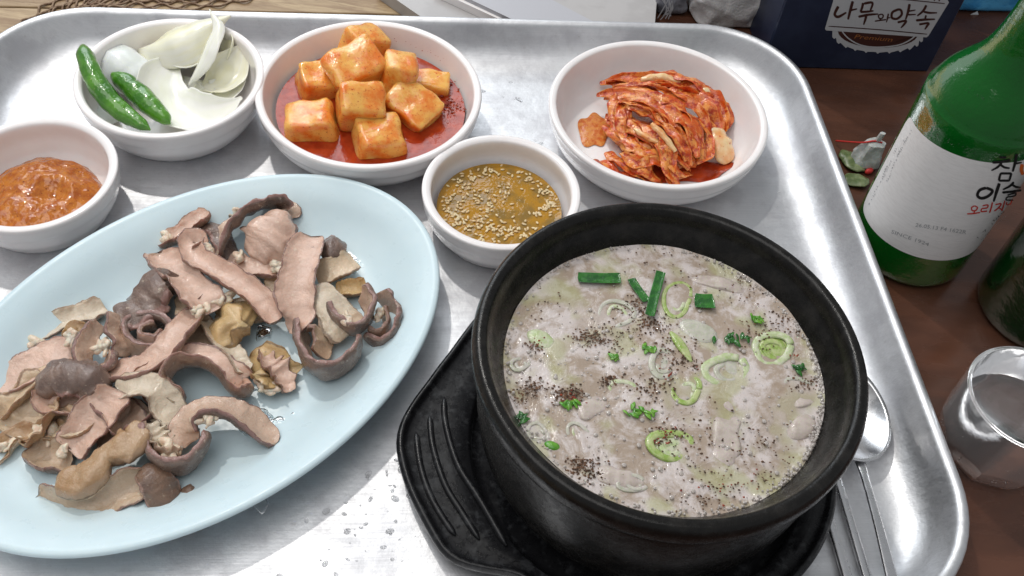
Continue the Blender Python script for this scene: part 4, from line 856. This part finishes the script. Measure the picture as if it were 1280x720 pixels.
# label: a patch wrapped round the body, between two angles and two heights, with rounded corners
pL = on_cyl(1100, 250, BC, BR+.015); aL = math.atan2(-(.0), -1)
view = math.atan2(-BC[1]+0, -BC[0])                 # direction from bottle to viewer
V = []; nu, nv = 60, 24; th0, th1, z0, z1 = view-radians(72), view+radians(84), 2.5, 9.7
def lab(u, v, off):
    a = th0+(th1-th0)*u; z = z0+(z1-z0)*v + u*(.5+.8*v); return (BC[0]+(BR+off)*cos(a), BC[1]+(BR+off)*sin(a), z+T0)
for off in (.012,):
    for i in range(nu+1):
        for j in range(nv+1):
            u, v = i/nu, j/nv; w = (th1-th0)*BR; h = z1-z0; rc = .75; x, y = u*w, v*h
            # pull the corner samples onto a rounded corner
            ex, ey = min(x, w-x), min(y, h-y)
            if ex < rc:
                s = rc-sqrt(max(0, rc*rc-(rc-ex)**2)); y = max(s, min(h-s, y)) if ey < rc else y
            V.append(lab(x/w, y/h, off))
F = [(i*(nv+1)+j, (i+1)*(nv+1)+j, (i+1)*(nv+1)+j+1, i*(nv+1)+j+1) for i in range(nu) for j in range(nv)]
lab_o = add('paper_label', V, F, MT['paper'], bot)
B = lambda x, y: (1060+x/2.768, 120+y/2.768)
fB = lambda x, y: on_cyl(*B(x, y), BC, BR+.03)
big = [(8, [(524, 212), (548, 213)]), (9, [(500, 230), (530, 228), (562, 222)]), (8, [(532, 230), (518, 246), (496, 258, .6)]), (8, [(528, 238), (542, 247), (560, 250, .7)]), (10, [(584, 200), (578, 232), (570, 262, .7)]), (8, [(578, 234), (602, 230, .6)]),
       (8, [(528, 268), (522, 293)]), (8, [(526, 268), (566, 268)]), (8, [(566, 267), (558, 293)]), (8, [(522, 293), (560, 293)]),
       (10, [(478, 318), (456, 326), (448, 344), (462, 354), (486, 346), (500, 328), (478, 318)]), (11, [(524, 302), (514, 332), (504, 366, .6)]),
       (8, [(574, 298), (560, 312), (536, 324, .7)]), (8, [(568, 306), (580, 314), (598, 317, .7)]), (8, [(534, 334), (566, 331), (600, 326)]), (5, [(552, 343), (580, 336), (576, 346), (552, 350), (548, 360), (572, 360)])]
strokes('black_lettering', big, fB, INK['black_ink'], lab_o)
red = [(4.5, [(438, 380), (428, 386), (430, 396), (442, 396), (448, 386), (438, 380)]), (4.5, [(438, 398), (436, 405)]), (4.5, [(412, 408), (432, 407), (458, 403)]), (4.5, [(466, 380), (484, 377), (481, 387), (464, 390), (462, 400), (482, 398)]), (5, [(500, 368), (496, 386), (490, 404)]),
       (4.5, [(510, 376), (530, 373), (520, 388), (506, 398)]), (4.5, [(520, 384), (532, 394)]), (5, [(543, 362), (538, 380), (532, 398)]), (4, [(550, 366), (549, 376), (560, 374)]), (4, [(568, 358), (562, 376)])]
strokes('red_lettering', red, fB, INK['red_ink'], lab_o)
strokes('orange_mark', [(12, [(603, 236), (600, 256), (606, 272)])], fB, INK['orange_ink'], lab_o)
text('since_lettering', 'SINCE 1924', (148, 474), (278, 520), 13, fB, INK['grey_ink'], lab_o)
text('date_print', '26.05.13 F4 1622R', (232, 452), (408, 478), 14, fB, INK['grey_ink'], lab_o, shear=.1)
R_ = rnd(52)                                   # print too small to read in the photograph: rows of tiny glyph-like marks
def tiny_print(p0, p1, h, n, mt):
    S = []; dx, dy = (p1[0]-p0[0])/n, (p1[1]-p0[1])/n; L = sqrt(dx*dx+dy*dy); ux, uy = dy/L, -dx/L
    for k in range(n):
        if R_.random() < .15: continue
        x, y = p0[0]+dx*k, p0[1]+dy*k
        for q in range(3):
            a, b, c_, d_ = [R_.uniform(0, 1) for _ in range(4)]
            S.append((h*.16, [(x+dx*.75*a+ux*h*b, y+dy*.75*a+uy*h*b), (x+dx*.75*c_+ux*h*d_, y+dy*.75*c_+uy*h*d_)]))
    strokes('small_print', S, fB, mt, lab_o)
tiny_print((452, 496), (545, 398), 9, 12, INK['black_ink']); tiny_print((462, 500), (548, 414), 5, 18, INK['grey_ink'])
for a, b in [((172, 210), (224, 118)), ((136, 300), (200, 150)), ((122, 290), (170, 180)), ((76, 378), (140, 240))]: tiny_print(a, b, 7, 16, INK['grey_ink'])
bottle((30.8, 37.9), 'second green bottle with shade put into its colour, cut off by the right edge, beyond the glass', 'shaded_green_glass', False)

R_ = rnd(44); pr = []
for k in range(300):
    zz = R_.uniform(10.6, 13.4) if k < 230 else R_.uniform(.8, 2.4); a = view+(R_.gauss(-.25, .38) if k < 230 else R_.uniform(-1.2, 1.2))
    rb = BR if zz < 11 else BR-.08-(zz-11)**1.55*.21; s_ = R_.uniform(.012, .038)
    pr.append(blob((BC[0]+(rb+.0)*cos(a), BC[1]+rb*sin(a), T0+zz), (s_, s_, s_*1.3), 0, 7, 5))
add('condensation', *merge(pr), MT['water'], bot)['kind'] = 'stuff'

# ------------------------------------------------------------------ glass of water
GC = (25.75, 27.85); GH = 5.1
MT['clear_glass'] = mat('clear_glass', (1, .98, .98), .04, trans=.86, ior=1.47); g = G(MT['clear_glass']); g.bump(g.noise(.9), .03); g.bump(g.noise(14, 2), .002); g.rough(g.ramp(g.noise(1.6, 4), .5, .75, .02, .14))
glass = empty('drinking_glass', (*GC, T0), 'small faceted clear glass half full of water, right of the tray', 'glass')
V = []; n_ = 96
gp = [(.01, 0, 1), (1.9, 0, 1), (2.2, .08, 1), (2.55, .55, 1), (2.85, 1.35, 1), (2.98, 1.9, .6), (3.0, 2.2, 0), (3.04, 3.3, 0), (3.09, GH-.15, 0), (3.07, GH, 0), (2.93, GH+.02, 0), (2.86, GH-.12, 0), (2.74, 3.3, 0), (2.60, 2.0, 0), (2.35, 1.15, 0), (1.9, .85, 0), (.01, .8, 0)]
for r, z, fct in smooth_prof(gp, 3):
    for j in range(n_):
        a = 2*pi*j/n_; q = (a % (2*pi/9))-pi/9; k = (cos(pi/9)/cos(q)*1.02) if fct > 0 else 1; rr = r*(1+(k-1)*max(0, min(1, fct))); V.append((GC[0]+rr*cos(a), GC[1]+rr*sin(a), T0+z))
add('glass_body', V, ring_faces(n_, len(smooth_prof(gp, 3))), MT['clear_glass'], glass, flat_angle=25)
wp = [(.01, .83), (1.88, .88), (2.33, 1.18), (2.585, 2.0), (2.72, 3.15), (2.66, 3.10), (.01, 3.08)]
lathe('water', wp, (*GC, T0), MT['water'], glass, n=96, flat_angle=40)
R_ = rnd(3); pr = []
for k in range(160):
    a = R_.uniform(2.2, 5.6); z = R_.uniform(1.2, 3.2); r = 2.86+.11*(z-1.6); s = R_.uniform(.015, .05); pr.append(blob((GC[0]+r*cos(a), GC[1]+r*sin(a), T0+z), (s, s, s*1.2), 0, 7, 5))
add('condensation', *merge(pr), MT['water'], glass)['kind'] = 'stuff'

# ------------------------------------------------------------------ dark blue carton with emblem
b0, b1 = at(952, 84, T0), at(1160, 90, T0); bd = (b1-b0).normalized(); bn = Vector((bd.y, -bd.x, 0)); bw = (b1-b0).length
MT['navy'] = mat('navy_carton', (.016, .022, .048), .35, spec=.4); g = G(MT['navy']); g.color(g.mix(g.ramp(g.noise(.6, 4), .4, .7), (.015, .021, .046), (.022, .030, .060)))
ctr = (b0+b1)/2-bn*5
carton = empty('gift_carton', ctr, 'dark navy carton with silver emblem standing behind the tray', 'box')
V, F = box((ctr.x, ctr.y, T0), bw, 10, 14, math.atan2(bd.y, bd.x), .12); add('carton_body', V, F, MT['navy'], carton, smooth=False)
fp = lambda off: (lambda x, y: on_plane(960+x/4, y/4, b0+bn*off, bn))
def poly(name, pts, fn, mt, parent):
    V = [fn(*p) for p in pts]; return add(name, V, [tuple(range(len(V)))], mt, parent, smooth=False)
sc_ = [(322, 148)]
for k in range(1, 12):
    t = k/12; a = pi*t; x = 548-225*cos(a); y = 152+10*t*2+100*sin(a)**.8; sc_ += [(x-9, y-2), (x, y+7), (x+9, y+1)]
sc_ += [(776, 186)]
poly('scalloped_badge', [(x, y) for x, y in sc_], fp(.012), INK['silver_print'], carton)
poly('badge_ground', [(345, 150)]+[(550-200*cos(pi*k/16), 155+16*k/16+76*sin(pi*k/16)) for k in range(17)]+[(752, 180)], fp(.020), INK['dark_plum'], carton)
strokes('badge_line', [(6, [(372-6, 150), (400, 190), (460, 224), (540, 236), (640, 228), (700, 206), (738, 178)])], fp(.028), INK['silver_print'], carton)
text('premium_lettering', 'Premium', (430, 192), (622, 208), 22, fp(.030), INK['copper_print'], carton, shear=.3)
poly('emblem_plaque', [(285, 143), (290, 152), (792, 187), (802, 180), (905, 12), (898, 0), (872, -24), (350, -50), (333, -20)], fp(.024), INK['silver_print'], carton)
S = [(5, [(303, 131), (550, 148), (796, 171)]), (5, [(338, -26), (620, -8), (884, 18)]),
     (14, [(352, 32), (340, 54), (334, 74, .9), (352, 84), (392, 62, .6)]), (14, [(424, 6), (412, 50), (400, 98, .7)]), (11, [(412, 52), (446, 44, .6)]),
     (12, [(476, 14), (470, 40), (462, 60, .8)]), (12, [(480, 18), (522, 14), (512, 52, .7)]), (11, [(462, 60), (500, 58), (528, 54, .7)]), (12, [(452, 84), (500, 74), (552, 70, .6)]), (12, [(492, 78), (486, 100), (478, 124, .5)]),
     (7, [(566, 70), (552, 78), (558, 92), (572, 90), (576, 76), (566, 70)]), (7, [(562, 92), (560, 104)]), (7, [(534, 106), (560, 102), (590, 98)]), (8, [(602, 68), (598, 88), (592, 112, .6)]), (6, [(598, 90), (612, 88)]),
     (12, [(648, 48), (622, 62), (620, 88), (644, 94), (668, 74), (664, 50), (644, 48)]), (13, [(708, 20), (700, 60), (688, 98, .6)]), (9, [(704, 56), (738, 50, .6)]), (9, [(700, 74), (740, 72, .6)]), (11, [(648, 112), (690, 104), (680, 122), (664, 140, .5)]),
     (12, [(792, 26), (776, 54), (746, 80, .6)]), (11, [(778, 58), (806, 64), (846, 64, .6)]), (10, [(790, 76), (786, 96)]), (12, [(740, 102), (786, 98), (836, 96, .6)]), (11, [(756, 122), (802, 116), (794, 132), (784, 148, .5)])]
strokes('brush_lettering', S, fp(.034), INK['dark_plum'], carton)
S2 = [(7, [(740-20, -22), (735, -10), (760, -8)]), (9, [(800, -30), (796, -4)]), (8, [(836, -20), (832, 4)]), (8, [(860, -22), (856, 6)])]
strokes('small_lettering', S2, fp(.036), INK['dark_plum'], carton)

# ------------------------------------------------------------------ things behind the tray
def crumple(name, c, sx, sy, sz, ang, mt, label, cat, amp=.5, fr=.5, seed=0, n=26):
    V = []; idx = {}; F = []; ca, sa = cos(ang), sin(ang)
    def vid(p):
        k = tuple(round(q, 4) for q in p)
        if k not in idx:
            v = Vector(p); L = (abs(v.x)**8+abs(v.y)**8+abs(v.z)**8)**.125; v = v/L; x, y, z = v.x*sx/2, v.y*sy/2, (v.z+1)*sz/2
            w = Vector((x, y, z)); a = amp*min(1, z/.6+.15)
            f = lambda o: (abs(nz(w, fr, seed+o))*2-.4)*a+nz(w, fr*3, seed+o)*a*.3
            x += f(1); y += f(4); z += f(8)*.6*min(1, z); idx[k] = len(V); V.append(Vector((c[0]+x*ca-y*sa, c[1]+x*sa+y*ca, max(c[2]+z, T0+.005))))
        return idx[k]
    for ax in range(3):
        for sg in (-1, 1):
            for i in range(n):
                for j in range(n):
                    q = []
                    for di, dj in ((0, 0), (1, 0), (1, 1), (0, 1)):
                        p = [0, 0, 0]; p[ax] = sg; p[(ax+1) % 3] = -1+2*(i+di)/n; p[(ax+2) % 3] = -1+2*(j+dj)/n; q.append(vid(p))
                    F.append(tuple(q) if sg > 0 else tuple(reversed(q)))
    return tag(add(name, V, F, mt, flat_angle=60), label, cat)
MT['tissue'] = simple('tissue_paper', (.72, .70, .69), (.66, .63, .62), 2, .85, bsc=6, bd=.06, sss=.1)
a_, b_ = at(857, 34, T0), at(968, 40, T0); mid_ = (a_+b_)/2
crumple('tissue_stack', (mid_.x+.1, mid_.y+2.0, T0), (b_-a_).length, 4.5, 6.5, TA, MT['tissue'], 'rumpled white paper napkins stacked left of the navy carton', 'napkins', amp=.35, fr=.5, seed=2)
MT['bag'] = simple('grey_plastic_film', (.16, .165, .19), (.24, .24, .27), 1, .25, bsc=1.5, bd=.15)
a_ = at(833, 26, T0); bag = crumple('plastic_bag', (a_.x, a_.y+2.2, T0), 2.3, 3.4, 6, TA, MT['bag'], 'dark grey plastic wrapper with white scribbles beside the napkins', 'plastic bag', amp=.3, fr=.8, seed=5, n=16)
R_ = rnd(9); fpl = lambda x, y: on_plane(x, y, Vector((a_.x, a_.y-.12, 0)), Vector((sin(TA), -cos(TA), 0)))
strokes('white_scribble', [(1.3, [(832+R_.gauss(0, 7), 26-R_.uniform(0, 8)), (834+R_.gauss(0, 6), 12), (836+R_.gauss(0, 6), R_.uniform(-4, 4))]) for _ in range(7)], fpl, INK['silver_print'], bag)
MT['pale_box'] = simple('pale_plastic', (.40, .385, .38), (.44, .425, .42), .5, .35); MT['pale_grey'] = mat('pale_grey_plastic', (.44, .44, .47), .3)
tub = empty('plastic_crate', (*at(660, 8, T0).xy, T0), 'pale grey plastic box with a raised slanting bar behind the tray', 'box')
V = []
for h in (0, 1.0):
    for x, y in ((535, 27), (818, 37), (826, -60), (470, -18)): q = at(x, y, T0+1.0); V.append((q.x, q.y, T0+h))
add('box_body', V, [(0, 1, 5, 4), (1, 2, 6, 5), (2, 3, 7, 6), (3, 0, 4, 7), (4, 5, 6, 7)], MT['pale_box'], tub, smooth=False)
def slab(name, px, z0_, z1_, mt, parent):
    P0 = [at(x, y, T0+z1_) for x, y in px]; V = [(p.x, p.y, T0+z0_) for p in P0]+[(p.x, p.y, T0+z1_) for p in P0]; n = len(px)
    F = [(i, (i+1) % n, (i+1) % n+n, i+n) for i in range(n)]+[tuple(range(n, 2*n))]; return add(name, V, F, mt, parent, smooth=False)
slab('raised_bar', [(728, 14), (560, -22), (500, -60), (610, -60), (760, 14)][:0] or [(640, 24), (744, 28), (664, -14), (560, -14)], .98, 1.9, MT['pale_grey'], tub)
slab('light_edge', [(622, 23), (639, 24), (559, -14), (542, -14)], .98, 1.6, MT['white_dish'], tub)
MT['sky_blue'] = simple('blue_film', (.05, .30, .62), (.10, .42, .74), .8, .25, bsc=1, bd=.1); MT['white_film'] = mat('white_film', (.7, .74, .78), .3)
p_ = at(1196, 58, T0); 
pack = crumple('snack_packet', (p_.x+2.2, p_.y+6.5, T0), 7.5, 4, 9, TA, MT['sky_blue'], 'bright blue and white plastic packet right of the navy carton', 'packet', amp=.3, fr=.4, seed=12, n=20)
fq = lambda x, y: on_plane(x, y, Vector((p_.x, p_.y+4.1, 0)), Vector((sin(TA), -cos(TA), 0)))
poly('white_patch', [(1192, 34), (1204, 22), (1222, 14), (1226, 28), (1206, 38), (1188, 50)], fq, MT['white_film'], pack)
poly('white_patch', [(1186, 50), (1192, 36), (1196, 20), (1201, 34)], fq, MT['white_film'], pack)

# crumpled wrapper with red thread and a green leaf, between the tray and the bottle
MT['wrap'] = simple('white_wrapper', (.52, .53, .52), (.42, .44, .42), 2, .4, bsc=4, bd=.05, sss=.3)
wc = at(1080, 205, T0)
V = []; n_, m_ = 26, 22
for i in range(m_+1):
    t = i/m_; r = (.95*(1-t)**.55+.10) if t > .06 else .85
    if t > .72: r = .17
    ox, oy = .25*t*t, .1*t
    for j in range(n_):
        a = 2*pi*j/n_; rr = r*(1+.28*nz((cos(a)*1.3, sin(a)*1.3, t*2), 1.2, 6)+.10*sin(5*a)*(t > .3)); V.append((wc.x+rr*cos(a)+ox, wc.y+rr*sin(a)*.8+oy, T0+.1+2.6*t))
F = ring_faces(n_, m_+1); F.append(tuple(reversed(range(n_)))); F.append(tuple(m_*n_+j for j in range(n_)))
wr = tag(add('wrapper', V, F, MT['wrap'], flat_angle=35), 'small twisted white wrapper tied with red thread between tray and bottle', 'wrapper')
MT['red_thread'] = mat('red_thread', (.55, .035, .03), .5)
top = Vector((wc.x+.2, wc.y+.1, T0+2.0)); q = at(1045, 176, T0+.3)
V, F, uv, zn = tube([(top.x+.25, top.y-.1, top.z, .06), (top.x-.3, top.y-.1, top.z+.05, .06), (top.x-1.0, top.y+.0, top.z-.3, .06), (q.x, q.y, T0+.3, .06)], 24, 8); add('thread', V, F, MT['red_thread'], wr)
V, F = blob(at(1086, 214, T0+.25), (.32, .2, .2), .4, 12, 6, wob=.4); add('thread_knot', V, F, MT['red_thread'], wr)
MT['leaf_green'] = simple('pale_green_leaf', (.10, .14, .05), (.22, .26, .13), 1.2, .35, sss=.2)
for pl, w, lb in [([(1050, 190), (1062, 196), (1078, 214)], 1.6, 'dull green leaf scrap behind the white wrapper'), ([(1056, 222), (1070, 224), (1086, 226)], 1.3, 'paler green leaf scrap in front of the white wrapper')]:
    P = [(*at(x, y, T0+.25), w, .12, 10) for x, y in pl]; V, F, uv, zn = sweep(P, 20, 14, taper=(.5, .5), cup=-.2, wob=.1); tag(add('leaf_scrap', V, F, MT['leaf_green']), lb, 'leaf')
